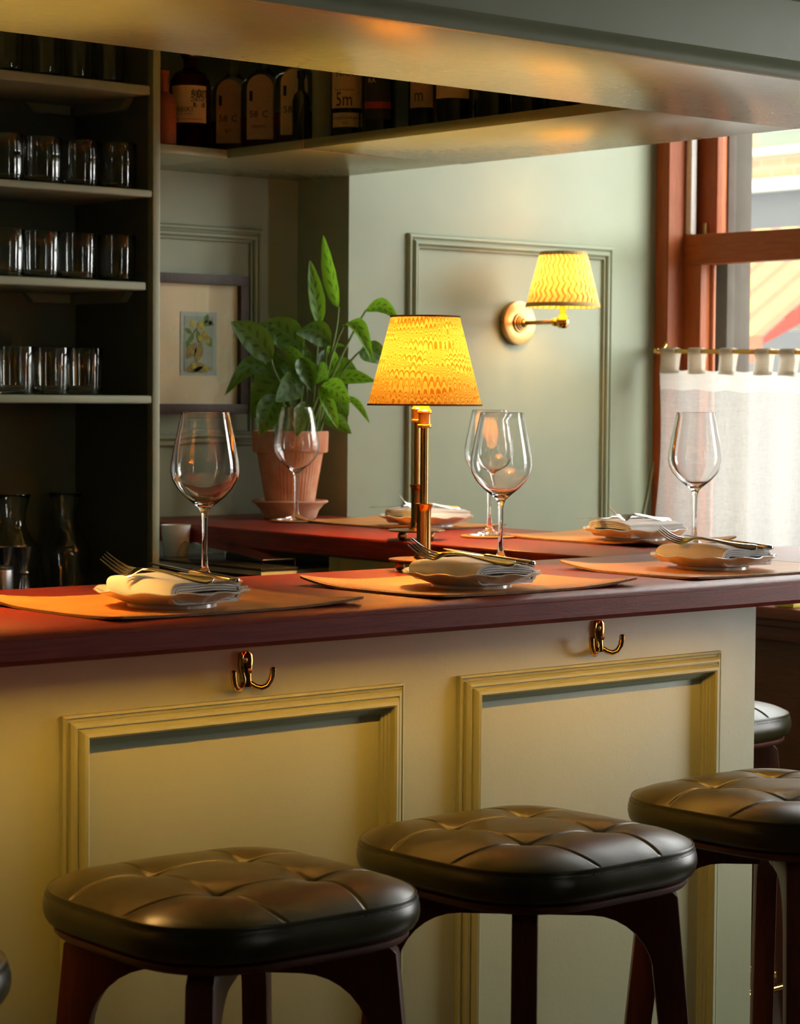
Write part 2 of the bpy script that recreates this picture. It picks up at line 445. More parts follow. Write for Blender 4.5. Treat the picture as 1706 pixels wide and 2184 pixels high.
w3 = thing('highlight_window', 'unseen narrow window behind the camera, added for highlights in the glasses', None, (2.6, -2.65, .9), kind='structure')  # narrow opening added to put bright streaks in the glassware
box('frame', 'window_wood', (2.5, 2.52, -2.68, -2.62, .9, 2.5), w3); box('frame', 'window_wood', (2.68, 2.7, -2.68, -2.62, .9, 2.5), w3); box('rail', 'window_wood', (2.521, 2.679, -2.67, -2.63, 1.66, 1.72), w3)
b = MB(); ys = [4.312]
segs = [(4.264, 4.312)]+[(WINS[i+1][1], WINS[i][0]) for i in range(len(WINS)-1)]+[(-2.6, WINS[-1][0])]
for a, c in segs[:2]: b.box(4.609, 4.84, a, c, WZ0-.03, WZ1)
b.box(4.609, 4.84, -2.6, WINS[1][0], 0, 2.75).box(4.609, 4.84, *WINS[1], 0, .5).box(4.609, 4.84, *WINS[1], 2.12, 2.75)
b.box(4.609, 4.84, WINS[1][1], 4.312, 0, WZ0-.03); b.box(4.609, 4.84, WINS[1][1], 4.312, WZ1, 2.75)
struct(b.build('wall_right', 'dado_wood', None, 0), 'timber clad wall under and around the sash windows')

struct(box('sky_blocker', 'ext_pale', (4.62, 4.84, -40, 55, 2.86, 24), None, 0), 'unseen tall slab above the window, added to shade the street front')  # unseen slab added to keep sky light off the facade opposite
# applied panel mouldings (mitred frames), four lengths each
def moulding(x0, x1, z0, z1, y, prof, mat, parent, sides='tblr', w=None):
    """frame on a wall facing -y; prof = (inset, height) list"""
    def ring(d, h): return [(x0+d, y-h, z0+d), (x1-d, y-h, z0+d), (x1-d, y-h, z1-d), (x0+d, y-h, z1-d)]
    R = [ring(d, h) for d, h in prof]
    for nm, (i, j) in dict(b=(0, 1), r=(1, 2), t=(2, 3), l=(3, 0)).items():
        if nm not in sides: continue
        m = MB(); n = len(prof)
        m.add([R[k][i] for k in range(n)]+[R[k][j] for k in range(n)], [(k, k+1, n+k+1, n+k) for k in range(n-1)]+[tuple(range(n)), tuple(range(2*n-1, n-1, -1))])
        m.build('moulding', mat, parent, 28, 0, world=True)
PROF_BAR = [(0, 0), (0, .008), (.0035, .0095), (.0042, .0068), (.0085, .0063), (.0092, .0125), (.0125, .0160), (.0163, .0168), (.0170, .0142), (.0190, .0142), (.0197, .0185), (.0235, .0240), (.0280, .0248), (.0308, .0225), (.0314, .0130), (.0345, .0125), (.0350, .0098), (.0385, .0093), (.0390, .0058), (.0420, .0050), (.0425, 0)]
PROF_BAR = [(d*1.03, h*1.03) for d, h in PROF_BAR]
PROF_WALL = [(0, 0), (0, .007), (.0035, .0105), (.0085, .0110), (.0115, .0085), (.0120, .0050), (.0150, .0050), (.0155, .0100), (.0195, .0140), (.0245, .0140), (.0275, .0110), (.0280, .0060), (.0310, .0055), (.0315, .0085), (.0345, .0080), (.0360, .0030), (.036, 0)]
tr = thing('trim_1', 'sage green panel moulding on the wall around the sconce', None, (4.07, 4.312, 1.4), kind='structure')
moulding(3.713, 4.425, .30, 1.754, 4.3125, PROF_WALL, 'sage', tr)
tr = thing('trim_2', 'sage green panel moulding in the niche around the framed print', None, (3.2, 4.51, 1.5), kind='structure')
moulding(2.62, 3.418, 1.235, 1.757, 4.5105, PROF_WALL, 'sage', tr)

# thin cable on the wall by the window
tag(MB().tube([(4.597, 4.305, 1.215), (4.585, 4.307, 1.16), (4.57, 4.306, 1.10), (4.552, 4.307, 1.04), (4.55, 4.307, .90), (4.55, 4.307, .6)], .0028, 8).build('cable', 'sage', None),
    'thin painted cable running down the green wall beside the window', 'cable')

# ------------------------------------------------------------------ window
W = thing('window_1', 'mahogany sash window with a raised lower sash beside the bar', None, (4.609, 3.6, .83), kind='structure')
def wb(name, mat, x0, x1, y0, y1, z0, z1, bev=.002): return box(name, mat, (x0, x1, y0, y1, z0, z1), W, bev)
Y0 = 2.95
wb('casing', 'window_wood', 4.588, 4.6085, 4.2805, 4.3105, .80, 2.7, .004)
wb('casing', 'window_wood', 4.584, 4.6085, 4.2635, 4.280, .80, 2.7, .004)
wb('casing', 'window_wood', 4.586, 4.6085, Y0-.07, Y0-.001, .80, 2.7, .006)
wb('jamb', 'window_wood', 4.585, 4.742, 4.2580, 4.2634, .834, 2.62, .001)
wb('sash_cord_tube', 'pipe_white', 4.647, 4.669, 4.236, 4.2575, 1.794, 2.62, .006)
# lower sash
wb('sash_stile', 'window_wood', 4.645, 4.683, 4.196, 4.2575, .86, 1.792, .003)
wb('sash_stile', 'window_wood', 4.645, 4.683, Y0+.002, Y0+.062, .86, 1.792, .003)
wb('meeting_rail', 'window_wood_y', 4.642, 4.686, Y0+.003, 4.2570, 1.713, 1.793, .003)
wb('bottom_rail', 'window_wood_y', 4.645, 4.683, Y0+.064, 4.194, .862, .95, .003)
wb('glazing_bead', 'window_wood', 4.683, 4.692, 4.184, 4.197, .95, 1.713, .003)
wb('pane', 'pane_glass', 4.668, 4.671, Y0+.062, 4.196, .95, 1.713, 0)
# upper sash
wb('sash_stile', 'window_wood', 4.695, 4.733, 4.187, 4.2575, 1.73, 2.62, .003)
wb('sash_stile', 'window_wood', 4.695, 4.733, Y0+.002, Y0+.062, 1.73, 2.62, .003)
wb('sash_rail', 'window_wood_y', 4.695, 4.733, Y0+.064, 4.185, 1.722, 1.775, .003)
wb('sash_rail', 'window_wood_y', 4.695, 4.733, Y0+.064, 4.185, 2.55, 2.615, .003)
wb('pane', 'pane_glass', 4.713, 4.716, Y0+.062, 4.187, 1.775, 2.55, 0)
wb('sash_lift', 'brass_aged', 4.687, 4.6945, 4.218, 4.232, 1.794, 1.826, .002)
wb('outer_frame', 'render_grey', 4.7345, 4.765, 4.182, 4.2575, .84, 2.62, .002)
wb('outer_frame', 'render_grey', 4.766, 4.84, 4.190, 4.2635, .84, 2.62, .006)
# sill and dado mouldings
wb('sill_board', 'sill_wood', 4.535, 4.66, Y0-.1, 4.3105, .800, .832, .008)
wb('apron_moulding', 'sill_wood', 4.565, 4.608, Y0-.1, 4.3105, .778, .7995, .007)
wb('apron_moulding', 'sill_wood', 4.585, 4.608, Y0-.1, 4.3105, .740, .7775, .006)
a, c = WINS[1]
w2 = thing('window_2', 'mahogany framed glazed opening further along the wall out of the picture', None, (4.609, (a+c)/2, .5), kind='structure')
box('frame', 'window_wood', (4.60, 4.66, a, a+.05, .5, 2.12), w2); box('frame', 'window_wood', (4.60, 4.66, c-.05, c, .5, 2.12), w2)
box('rail', 'window_wood_y', (4.61, 4.65, a+.051, c-.051, 1.30, 1.35), w2)
# curtain rod
R = thing('curtain_rod', 'thin brass curtain rod across the lower half of the window', 'curtain rod', (4.565, 3.6, 1.48))
MB().tube([(4.558, 4.262, 1.4825), (4.558, 3.6, 1.4715), (4.558, 2.98, 1.4605)], .0065, 14).build('rod', 'brass', R, world=True)
MB().tube([(4.60, 4.266, 1.512), (4.590, 4.266, 1.508), (4.583, 4.266, 1.495), (4.572, 4.266, 1.484), (4.556, 4.266, 1.4825), (4.546, 4.266, 1.4825)], [.006, .006, .007, .009, .011, .006], 14).build('bracket', 'brass_polished', R, world=True)
# curtain
Cn = thing('cafe_curtain', 'sheer cream linen cafe curtain hanging by tabs from the brass rod', 'curtain', (4.56, 3.6, .86))
tabs = [(4.249, 4.199), (4.152, 4.108), (4.043, 4.000), (3.924, 3.878), (3.842, 3.795), (3.72, 3.675), (3.60, 3.555), (3.48, 3.435), (3.36, 3.315), (3.24, 3.195), (3.12, 3.075)]
def fold(y, z):
    k = (1.44-z)/.6
    return .010*sin(y*31+.6)*(.35+k)+.008*sin(y*57+2)*(.3+k*.6)+.004*sin(y*11)
def rodz(y): return 1.4825+(y-4.262)*.0171
def topz(y):
    z = rodz(y)-.047
    best = min(abs(y-(a+c)/2) for a, c in tabs)
    return z-.006*min(1, best/.06)
def curt(za, zb):
    def fn(u, v):
        y = 4.256+(3.0-4.256)*u; t = topz(y); z = t*(1-za)+.865*za if False else None
        za_ = t-za; zb_ = (t-zb) if zb < .4 else .868
        z = za_+(zb_-za_)*v
        wv = .010*(1-u)**12*sin(z*9)
        yy = y + (.018*(1.44-z)/.5*(1-u)**6) + wv
        return (4.556+fold(y, z), yy, z)
    return fn
MB().grid(curt(0, .053), 150, 6).build('hem', 'curtain_hem', Cn, 60, world=True)
MB().grid(curt(.0535, .5), 150, 40).build('cloth', 'curtain_linen', Cn, 60, world=True)
for (a, c) in tabs:
    ym = (a+c)/2; zr = rodz(ym); m = MB()
    path = []
    for i in range(13):
        th = pi*i/12; path.append((4.558-.0095*cos(th), zr+.0095*sin(th)))
    zb = topz(ym)-.012
    path = [(4.553+fold(ym, 1.43)-.003, zb), (4.551, zr-.02)]+path+[(4.563, zr-.02), (4.557+fold(ym, 1.43)+.001, zb)]
    n = len(path); wv = []
    for k, (x, z) in enumerate(path):
        q = 1+.10*abs(k/(n-1)-.5)*2
        for t in (0, .25, .5, .75, 1): wv.append((x+.0012*sin(t*14+k), ym+(a-c)*q*(t-.5)*-1 + (.006 if k > n*.6 else 0)*-1, z))
    m.add(wv, [(k*5+t, k*5+t+1, (k+1)*5+t+1, (k+1)*5+t) for k in range(n-1) for t in range(4)])
    m.build('tab', 'curtain_tab', Cn, 60, world=True)
tag(box('sill_block', 'sign_yellow', (4.545, 4.60, 3.78, 3.845, .833, .852), None, .003), 'small pale yellow block on the dark red window sill', 'block')

# ------------------------------------------------------------------ across the street
tag(box('street', 'pavement', (4.85, 40, -30, 45, -.35, -.25), None, 0), 'pale pavement of the street outside the window', 'street')
B = thing('street_building', 'yellow brick house with a grey shop fascia across the street', 'building', (14, 11, -.25))
def eb(name, mat, x0, x1, y0, y1, z0, z1, bev=0): return box(name, mat, (x0, x1, y0, y1, z0, z1), B, bev)
eb('brick_wall', 'stock_brick', 14.0, 16, 4, 20, 3.0, 5.4)
eb('shop_front', 'ext_grey', 14.02, 16, 4, 20, -.25, 2.3)
eb('fascia', 'ext_grey', 13.92, 14.02, 4, 20, 2.3, 2.95)
eb('cornice', 'ext_white', 13.80, 14.0, 4, 20, 2.952, 3.045, .01)
for k, (a, c) in enumerate([(10.35, 12.02), (13.2, 14.9), (7.6, 9.2)]):
    f = eb('window', 'ext_green', 13.94, 14.0, a, c, 3.30, 5.0, .01)
    box('pane', 'ext_white', (13.925, 13.94, a+.16, c-.16, 3.42, 4.9), f, 0, True)
    eb('window_sill', 'ext_pale', 13.88, 14.0, a-.35, c+.35, 3.235, 3.298, .01)
A = thing('shop_awning', 'red and yellow striped shop awning seen through the window', 'awning', (10.8, 9.5, 1.7))
yy = 8.57; k = 0; XT = 11.15; ZTA = 1.711+.61*(XT-10)
while yy < 11.2:
    wd = .085 if k % 2 == 0 else .125
    MB().add([(10, yy, 1.711), (10, yy+wd, 1.711), (XT, yy+wd, ZTA), (XT, yy, ZTA), (10, yy, 1.703), (10, yy+wd, 1.703), (XT, yy+wd, ZTA-.008), (XT, yy, ZTA-.008)],
             [(0, 1, 2, 3), (7, 6, 5, 4), (0, 4, 5, 1), (2, 6, 7, 3), (1, 5, 6, 2), (3, 7, 4, 0)]).build('stripe', 'awn_yellow' if k % 2 else 'awn_red', A, 0, world=True)
    yy += wd; k += 1
box('valance', 'awn_red', (9.985, 10.0, 8.57, 11.2, 1.56, 1.712), A, 0)
MB().add([(10, 8.565, 1.70), (XT, 8.565, ZTA-.01), (XT, 8.565, ZTA-.3), (10, 8.565, 1.66)], [(0, 1, 2, 3)]).build('side_flap', 'awn_dark', A, 0, world=True)
P_ = thing('street_parasol', 'white parasol with a straight valance under the shop awning', 'parasol', (11.3, 9.2, -.25))
MB().add([(10.6, 9.02, 1.83), (12.1, 9.02, 1.83), (12.1, 7.6, 1.83), (10.6, 7.6, 1.83), (11.35, 8.3, 2.25)], [(0, 1, 4), (1, 2, 4), (2, 3, 4), (3, 0, 4)]).build('canopy', 'ext_grey', P_, 0, world=True)
MB().box(10.585, 10.60, 7.6, 9.02, 1.765, 1.832).box(10.6, 12.1, 9.02, 9.035, 1.765, 1.832).build('valance', 'ext_white', P_, 0, world=True)
MB().tube([(11.35, 8.3, -.25), (11.35, 8.3, 2.2)], .025, 12).build('pole', 'ext_white', P_, world=True)
S_ = thing('street_sign', 'yellow sign board beneath the parasol across the street', 'sign', (12.5, 10.2, -.25))
box('board', 'sign_yellow', (12.5, 12.55, 9.3, 10.28, 1.50, 1.74), S_, 0); box('post', 'ext_grey', (12.55, 12.6, 9.7, 9.76, -.25, 1.6), S_, 0)

# ------------------------------------------------------------------ bar base and top
Bb = thing('bar_cabinet', 'sage green panelled bar front under the mahogany top', 'bar', (1.9, 2.53, 0))
box('front_panel', 'sage_bar', (.2, 3.041, 2.610, 2.640, .0, 1.0265), Bb, .003)
box('end_panel', 'sage_bar', (2.982, 3.0055, 2.641, 2.87, 0, 1.026), Bb, .002)
box('back_panel', 'sage_bar', (.2, 2.981, 2.84, 2.87, 0, 1.026), Bb, .002)
box('return_panel', 'sage_bar', (3.006, 3.030, 2.8705, 3.70, 0, 1.026), Bb, .002)
box('return_panel', 'sage_bar', (3.16, 3.19, 3.731, 4.30, 0, 1.026), Bb, .002)
box('link_panel', 'sage_bar', (3.006, 3.19, 3.7005, 3.73, 0, 1.026), Bb, .002)
moulding(1.6495, 2.243, .12, .932, 2.6105, PROF_BAR, 'sage_bar', Bb)
moulding(2.354, 2.945, .12, .934, 2.6105, PROF_BAR, 'sage_bar', Bb)
LS = thing('led_strip', 'warm light strip hidden under the front lip of the bar top', 'light strip', (1.6, 2.45, 1.02))
box('strip_light', 'led_glow', (.25, 2.99, 2.4465, 2.4545, 1.0345, 1.0360), LS, 0)
box('channel', 'steel_brushed', (.25, 2.99, 2.4455, 2.4555, 1.0362, 1.0378), LS, 0)

Bt = thing('countertop', 'dark mahogany bar top with a rounded front edge', 'counter', (1.9, 2.7, 1.027))
def nose(s):      # cross-section of the rounded edge: (distance from front face, z)
    return [(0.0, 1.0335), (.0045, 1.027), (.018, 1.027), (.019, 1.038), (.0345, 1.038), (.035, 1.0295), (.1835, 1.0295), (.184, 1.027)], [(.060, ZT), (.034, ZT), (.022, ZT-.0007), (.012, ZT-.003), (.006, ZT-.0062), (.0032, ZT-.0095), (.0032, ZT-.0115), (0, ZT-.0125)]
lo, hi = nose(0)
yF, yB, xI, xO = 2.4255, 2.953, 3.003, 3.5305
poly = [(yF+d, z) for d, z in lo]+[(yB, 1.027), (yB, ZT-.002), (yB-.002, ZT)]+[(yF+d, z) for d, z in hi]
MB().extrude(poly, 0, .2, xI-.0004).build('front_board', 'counter_x', Bt, 30, world=True)
# corner and return board: outline in plan
m = MB(); pl = [(xI, yF), (xO, yF), (xO, 4.3115), (xO, 4.5095), (xI, 4.5095), (xI, yB)]
poly2 = [(x, z) for x, z in [(xI, 1.030), (xI+.003, 1.027), (xO-.06, 1.027)]+[(xO-d, z) for d, z in reversed(lo[:2])]]
poly2 += [(xO-d, z) for d, z in reversed(hi)]+[(xI+.005, ZT), (xI+.0015, ZT-.0015), (xI, ZT-.005)]
MB().extrude(poly2, 1, yB+.0004, 4.509).build('return_board', 'counter_y', Bt, 30, world=True)
poly3 = [(yF+d, z) for d, z in lo]+[(yB, 1.027), (yB, ZT)]+[(yF+d, z) for d, z in hi]
MB().extrude(poly3, 0, xI, xO).build('corner_board', 'counter_x', Bt, 30, world=True)

# double coat hooks
def make_hook(loc, label):
    t = thing('coat_hook', label, 'hook', loc, 0, 'coat hooks on the bar front')
    zs = [(.026, .004), (.0245, .0085), (.020, .0105), (.012, .0115), (.004, .0105), (-.004, .0085), (-.011, .0068), (-.017, .0075), (-.021, .011), (-.0225, .007)]
    MB().loft([((0, -.003-.0015*(k > 5), z), (1, 0, 0), (0, 1, 0), w_, .0032, 2.4) for k, (z, w_) in enumerate(zs)], 16).build('plate', 'brass_polished', t)
    for s in (-1, 1):
        pts = [(s*.006, -.004, -.018), (s*.012, -.008, -.0225), (s*.019, -.0125, -.0245), (s*.026, -.016, -.0215), (s*.031, -.018, -.0135), (s*.033, -.0188, -.005), (s*.0332, -.019, .0015), (s*.033, -.019, .0035)]
        MB().tube(pts, [.0042, .0041, .0040, .0040, .0041, .0043, .0042, .0022], 14).build('prong', 'brass_polished', t)
    for (x, z) in ((-.004, .014), (.004, -.001)):
        sc = MB().lathe([(0, .001), (.0018, .0009), (.0036, .0002), (.0040, -.0012)], 18).xf(Matrix.Translation((x, -.0066, z)) @ Matrix.Rotation(pi/2, 4, 'X')).build('screw', 'screw', t)
        MB().box(-.0022, .0022, -.0004, .0004, 0, .0004).xf(Matrix.Translation((x, -.0078, z)) @ Matrix.Rotation(pi/2, 4, 'X')).build('slot', 'ink', sc, 0)
    return t
h1 = make_hook((1.953, 2.6095, .9715), 'brass double coat hook above the panel nearest the camera')
h1.scale = (1.04,)*3
dup(h1, (2.657, 2.6095, .9746), 0, 'brass double coat hook under the bar top above the panel nearest the window')

# ------------------------------------------------------------------ canopy above the bar
Ca = thing('bar_canopy', 'sage green painted canopy boxed around the bar overhead', 'canopy', (2.0, 2.7, 1.88))
ZS = 1.8796
box('underside_board', 'sage_gloss', (.2, 3.537, 2.505, 2.958, ZS, ZS+.03), Ca, .002)
bp = [(2.495+d, z) for d, z in [(.0, ZS+.006), (.003, ZS+.001), (.009, ZS), (.0098, ZS), (.0098, ZS+.032), (.008, ZS+.026), (.003, ZS+.021), (.0, ZS+.014)]]
MB().extrude(bp, 0, .2, 3.537).build('bead', 'sage', Ca, 40, world=True)
box('fascia', 'sage', (.2, 3.537, 2.5055, 2.53, ZS+.0305, 2.35), Ca, .001)
MB().extrude([(2.505, 2.008), (2.495, 2.008), (2.489, 2.014), (2.486, 2.026), (2.480, 2.034), (2.480, 2.05), (2.505, 2.05)], 0, .2, 3.537).build('cornice', 'sage', Ca, 40, world=True)
box('back_fascia', 'sage', (.2, 3.075, 2.94, 2.957, ZS+.0305, 2.35), Ca, .001)
box('outer_fascia', 'sage', (3.512, 3.537, 2.531, 4.311, ZS+.0305, 2.35), Ca, .001)
box('top_board', 'sage', (.2, 3.537, 2.4955, 4.505, 2.3505, 2.38), Ca, 0)
box('shelf_board', 'sage_gloss', (3.081, 3.537, 2.9585, 3.9175, ZS, ZS+.021), Ca, .002)
box('shelf_board', 'sage_gloss', (3.0815, 3.5295, 3.919, 4.509, ZS, ZS+.021), Ca, .002)
box('seam_strip', 'seam', (3.0805, 3.30, 3.9176, 3.9188, ZS-.0006, ZS+.020), Ca, 0)
box('shelf_board', 'sage_gloss', (2.8615, 3.081, 4.187, 4.509, ZS, ZS+.0195), Ca, .002)
box('shelf_cleat', 'sage', (2.8612, 2.874, 4.172, 4.1865, ZS-.004, ZS+.02), Ca, .001)
box('divider', 'sage', (3.11, 3.50, 3.905, 3.925, ZS+.0215, 2.34), Ca, .001)

# ------------------------------------------------------------------ shelf unit
Su = thing('shelf_unit', 'sage green built-in shelves of glassware at the left, inside coloured dark for shade', 'shelves', (2.5, 4.3, 0))
box('stile', 'sage', (2.841, 2.8605, 4.128, 4.150, .60, 2.40), Su, .004)
box('side_panel', 'sage_shaded', (2.842, 2.860, 4.1505, 4.509, .60, 2.40), Su, 0)
box('back_panel', 'sage_shaded', (1.6, 2.841, 4.43, 4.445, .60, 2.40), Su, 0)
for (z, xe, yf, th) in ((2.012, 2.8375, 4.133, .020), (1.791, 2.8405, 4.129, .0155), (1.596, 2.828, 4.133, .018), (1.3545, 2.8405, 4.129, .0175)):
    MB().box(1.6, xe, yf, 4.429, z-th, z).build('shelf', 'sage', Su, 35, .005, 3, world=True)
for z in (2.012-.0205, 1.596-.0185):
    MB().extrude([(4.20, z), (4.425, z), (4.425, z-.022), (4.225, z-.022)], 0, 2.822, 2.8405).build('bracket', 'sage', Su, 0, world=True)
    MB().extrude([(2.70, z), (2.815, z), (2.815, z-.020), (2.72, z-.020)], 1, 4.41, 4.4295).build('bracket', 'sage', Su, 0, world=True)
box('worktop', 'dark_metal', (1.6, 2.8405, 4.02, 4.429, .87, .90), Su, .003)
box('cabinet', 'sage', (1.6, 2.8405, 4.05, 4.429, .0, .869), Su, .002)

# ------------------------------------------------------------------ glassware
def closed(outer, inner): return outer+inner
def wine():
    t = thing('wine_glass', '', 'glass', group='stemmed wine glasses')
    H = .256
    o = [(0, 0.0), (.030, .0), (.0445, .0006), (.0452, .0014), (.0440, .0022), (.030, .0042), (.014, .0075), (.0075, .013), (.0052, .022), (.0042, .040), (.0040, .065), (.0043, .090), (.0055, .101),
         (.0090, .1085), (.018, .1165), (.031, .127), (.0425, .1395), (.0500, .153), (.0525, .166), (.0516, .180), (.0480, .200), (.0435, .222), (.0390, .243), (.0366, .2555), (.0363, .256)]
    i = [(.0358, .2557), (.0360, .2550), (.0382, .243), (.0427, .222), (.0471, .200), (.0506, .180), (.0514, .166), (.0488, .1535), (.0413, .1405), (.030, .1285), (.018, .1190), (.009, .1142), (0, .1128)]
    MB().lathe(o+i, 64).build('glass', 'wine_glass', t, 60, weld=True)
    return t
wg = wine()
Gp = 'stemmed wine glasses'
def coaster(loc, label):
    t = thing('coaster', label, 'coaster', loc, 0, 'round coasters')
    MB().lathe([(0, 0), (.0565, 0), (.058, .0012), (.0578, .0034), (.0565, .0042), (0, .0042)], 48).build('disc', 'tan_leather', t)
    MB().lathe([(.0574, .0006), (.0585, .0010), (.0585, .0032), (.0574, .0036)], 48).build('edge', 'leather_edge', t)
    return t
c0 = coaster((3.264, 4.169, ZT+.0002), 'round tan leather coaster in front of the terracotta pot')
dup(c0, (3.235, 3.492, ZT+.0002), 0, 'round tan leather coaster behind the brass lamp on the return counter')
dup(c0, (2.082, 2.885, ZT+.0002), 0, 'round tan leather coaster behind the plate nearest the camera')
dup(c0, (2.703, 2.889, ZT+.0002), 0, 'round tan leather coaster behind the middle plate of the front counter')
dup(c0, (3.318, 3.005, ZT+.0002), 0, 'round tan leather coaster behind the plate nearest the counter corner')
zc = ZT+.0046
wg.location = (2.082, 2.885, zc); wg.matrix_basis = Matrix.Translation((2.082, 2.885, zc)); wg['label'] = 'large clear wine glass in front of the dark shelves at the left'
dup(wg, (3.264, 4.169, zc), 0, 'wine glass standing in front of the terracotta flower pot')
dup(wg, (2.703, 2.889, zc), 0, 'wine glass on the front counter just right of the lamp shade')
dup(wg, (3.235, 3.492, zc), 0, 'wine glass on the return counter seen through the glass before it')
dup(wg, (3.318, 3.005, zc), 0, 'wine glass in front of the linen cafe curtain')

def tumbler():
    t = thing('tumbler', '', 'glass')
    H = .099; n = 48
    o = [(0, 0), (.034, 0), (.0375, .0012), (.0385, .004), (.0395, .02), (.0405, .06), (.0412, H-.001), (.0408, H)]
    i = [(.0400, H), (.0396, H-.001), (.0389, .06), (.0378, .02), (.0366, .009), (.033, .0068), (0, .0062)]
    MB().lathe(o+i, n).build('glass', 'tumbler_glass', t, 60, weld=True)
    return t
tb = tumbler(); first = True
rows = [(1.7915, [(2.522, 'at the left end'), (2.614, 'second from the left'), (2.711, 'third from the left'), (2.797, 'at the right end')], 'upper middle shelf', 4.205),
        (1.5965, [(2.520, 'at the left end'), (2.610, 'second from the left'), (2.705, 'third from the left'), (2.796, 'at the right end')], 'shelf below the middle', 4.205),
        (1.355, [(2.550, 'at the left end'), (2.641, 'in the middle'), (2.728, 'at the right end')], 'lowest shelf', 4.215)]
for z, xs, nm, y in rows:
    for k, (x, wh) in enumerate(xs):
        lab = 'clear tumbler on the %s of the dark unit, %s' % (nm, wh)
        if first: tb.location = (x, y, z); tb.matrix_basis = Matrix.Translation((x, y, z)); tb['label'] = lab; tb['group'] = 'tumblers on the shelves'; first = False
        else: dup(tb, (x, y+.006*((k*7) % 3-1), z), k*.7, lab, 'tumblers on the shelves')
def highball():
    t = thing('highball_glass', '', 'glass'); H = .16
    o = [(0, 0), (.026, 0), (.0285, .0015), (.0300, .02), (.0325, .10), (.0345, H-.001), (.034, H)]
    i = [(.0332, H), (.0328, H-.001), (.0310, .10), (.0283, .02), (.0268, .012), (0, .0105)]
    MB().lathe(o+i, 36).build('glass', 'tumbler_glass', t, 60, weld=True); return t
hb = highball(); first = True
for k, (x, wh) in enumerate([(2.535, 'at the left end'), (2.628, 'second from the left'), (2.708, 'third from the left'), (2.785, 'at the right end')]):
    lab = 'tall narrow glass on the topmost shelf under the canopy, %s' % wh
    if first: hb.location = (x, 4.21, 2.0125); hb.matrix_basis = Matrix.Translation((x, 4.21, 2.0125)); hb['label'] = lab; hb['group'] = 'tall glasses on the top shelf'; first = False
    else: dup(hb, (x, 4.21, 2.0125), k, lab, 'tall glasses on the top shelf')
def carafe():
    t = thing('carafe', '', 'carafe'); k = 1.0
    o = [(0, 0), (.036, 0), (.0400, .003), (.046, .03), (.053, .07), (.0575, .100), (.0575, .112), (.050, .130), (.036, .150), (.0275, .168), (.0255, .182), (.0275, .205), (.033, .228), (.0365, .2375), (.0362, .239)]
    i = [(.0352, .2385), (.0315, .228), (.0258, .205), (.0238, .182), (.0258, .168), (.034, .149), (.048, .1295), (.0555, .1115), (.0555, .100), (.051, .07), (.044, .03), (.038, .006), (0, .005)]
    MB().lathe(o+i, 48).build('glass', 'tumbler_glass', t, 60, weld=True); return t
cf = carafe(); cf.location = (2.632, 4.350, .9005); cf.matrix_basis = Matrix.Translation((2.632, 4.350, .9005)); tag(cf, 'clear glass carafe behind the steel jiggers', 'carafe', 'glass carafes')
dup(cf, (2.770, 4.36, .9005), .4, 'clear glass carafe standing clear of the jiggers beside the cabinet side', 'glass carafes')
def jigger():
    t = thing('jigger', '', 'jigger'); w_ = .0235
    o = [(.018, 0), (.0186, .0), (.0145, .045), (.0105, .072), (.0110, .0745), (.0123, .0765), (.0110, .0785), (.0106, .081), (.0155, .104), (.0232, .1325), (.0238, .1332)]
    i = [(.0232, .1332), (.0150, .104), (.0095, .082), (0, .081)]
    MB().lathe(o+i, 40).build('cup', 'steel', t, 60); return t
jg = jigger(); jg.location = (2.600, 4.255, .9005); jg.matrix_basis = Matrix.Translation((2.600, 4.255, .9005)); tag(jg, 'steel double-ended jigger standing clear beside the steel pot', 'jigger', 'steel jiggers')
dup(jg, (2.557, 4.262, .9005), 0, 'steel double-ended jigger partly hidden behind the brushed steel pot', 'steel jiggers')
t = thing('steel_pot', 'small brushed steel cylinder pot at the left edge', 'pot', (2.500, 4.185, .9005))
MB().lathe([(0, 0), (.026, 0), (.0265, .001), (.0265, .098), (.026, .099), (.0245, .099), (.0245, .003), (0, .003)], 40).build('body', 'steel_brushed', t)
MB().lathe([(.0262, .092), (.0274, .0935), (.0274, .098), (.026, .0995)], 40).build('rim', 'steel', t)

# ------------------------------------------------------------------ under the return counter
t = thing('steel_appliance', 'stainless steel under-counter unit with a glossy dark top', 'appliance', (3.02, 4.03, 0))
box('top_plate', 'glossy_top' if 'glossy_top' in M else 'dark_gloss' if 'dark_gloss' in M else plain('dark_gloss', (.05, .05, .052), .08, 0, 10, .01), (2.897, 3.143, 3.817, 4.26, .9945, 1.0), t, .001)
MB().box(2.899, 3.141, 3.819, 4.258, .985, .9943).build('edge_band', 'white_paint', t, 0, world=True)
box('body', 'dark_metal', (2.915, 3.030, 3.84, 4.25, .0, .9848), t, .002)
MB().tube([(2.93, 3.835, .3), (2.93, 3.835, .984)], .008, 12).build('handle_bar', 'steel', t, world=True)
t = thing('white_cup', 'tall white cup beside the dark shelf post', 'cup', (2.968, 4.222, 1.0005))
MB().lathe([(0, 0), (.0255, 0), (.027, .002), (.0325, .066), (.0335, .0695), (.0315, .0695), (.0255, .005), (0, .004)], 40).build('body', 'white_ceramic', t)
t = thing('serving_tray', 'curved clear acrylic tray lying on the steel unit', 'tray', (2.96, 4.0, 1.0005))
path = [(0, .145, .0), (0, .138, .018), (0, .128, .034), (0, .112, .041), (0, .085, .0385), (0, .02, .0315), (0, -.06, .0245), (0, -.13, .018), (0, -.165, .0155)]
m = MB(); n = len(path); vs = []
for (x, y, z) in path:
    for s in (-.045, -.02, .02, .04): vs.append((s, y, z))
m.add(vs, [(k*4+i, k*4+i+1, k*4+i+5, k*4+i+4) for k in range(n-1) for i in range(3)])
m.build('sheet', 'acrylic', t, 60)
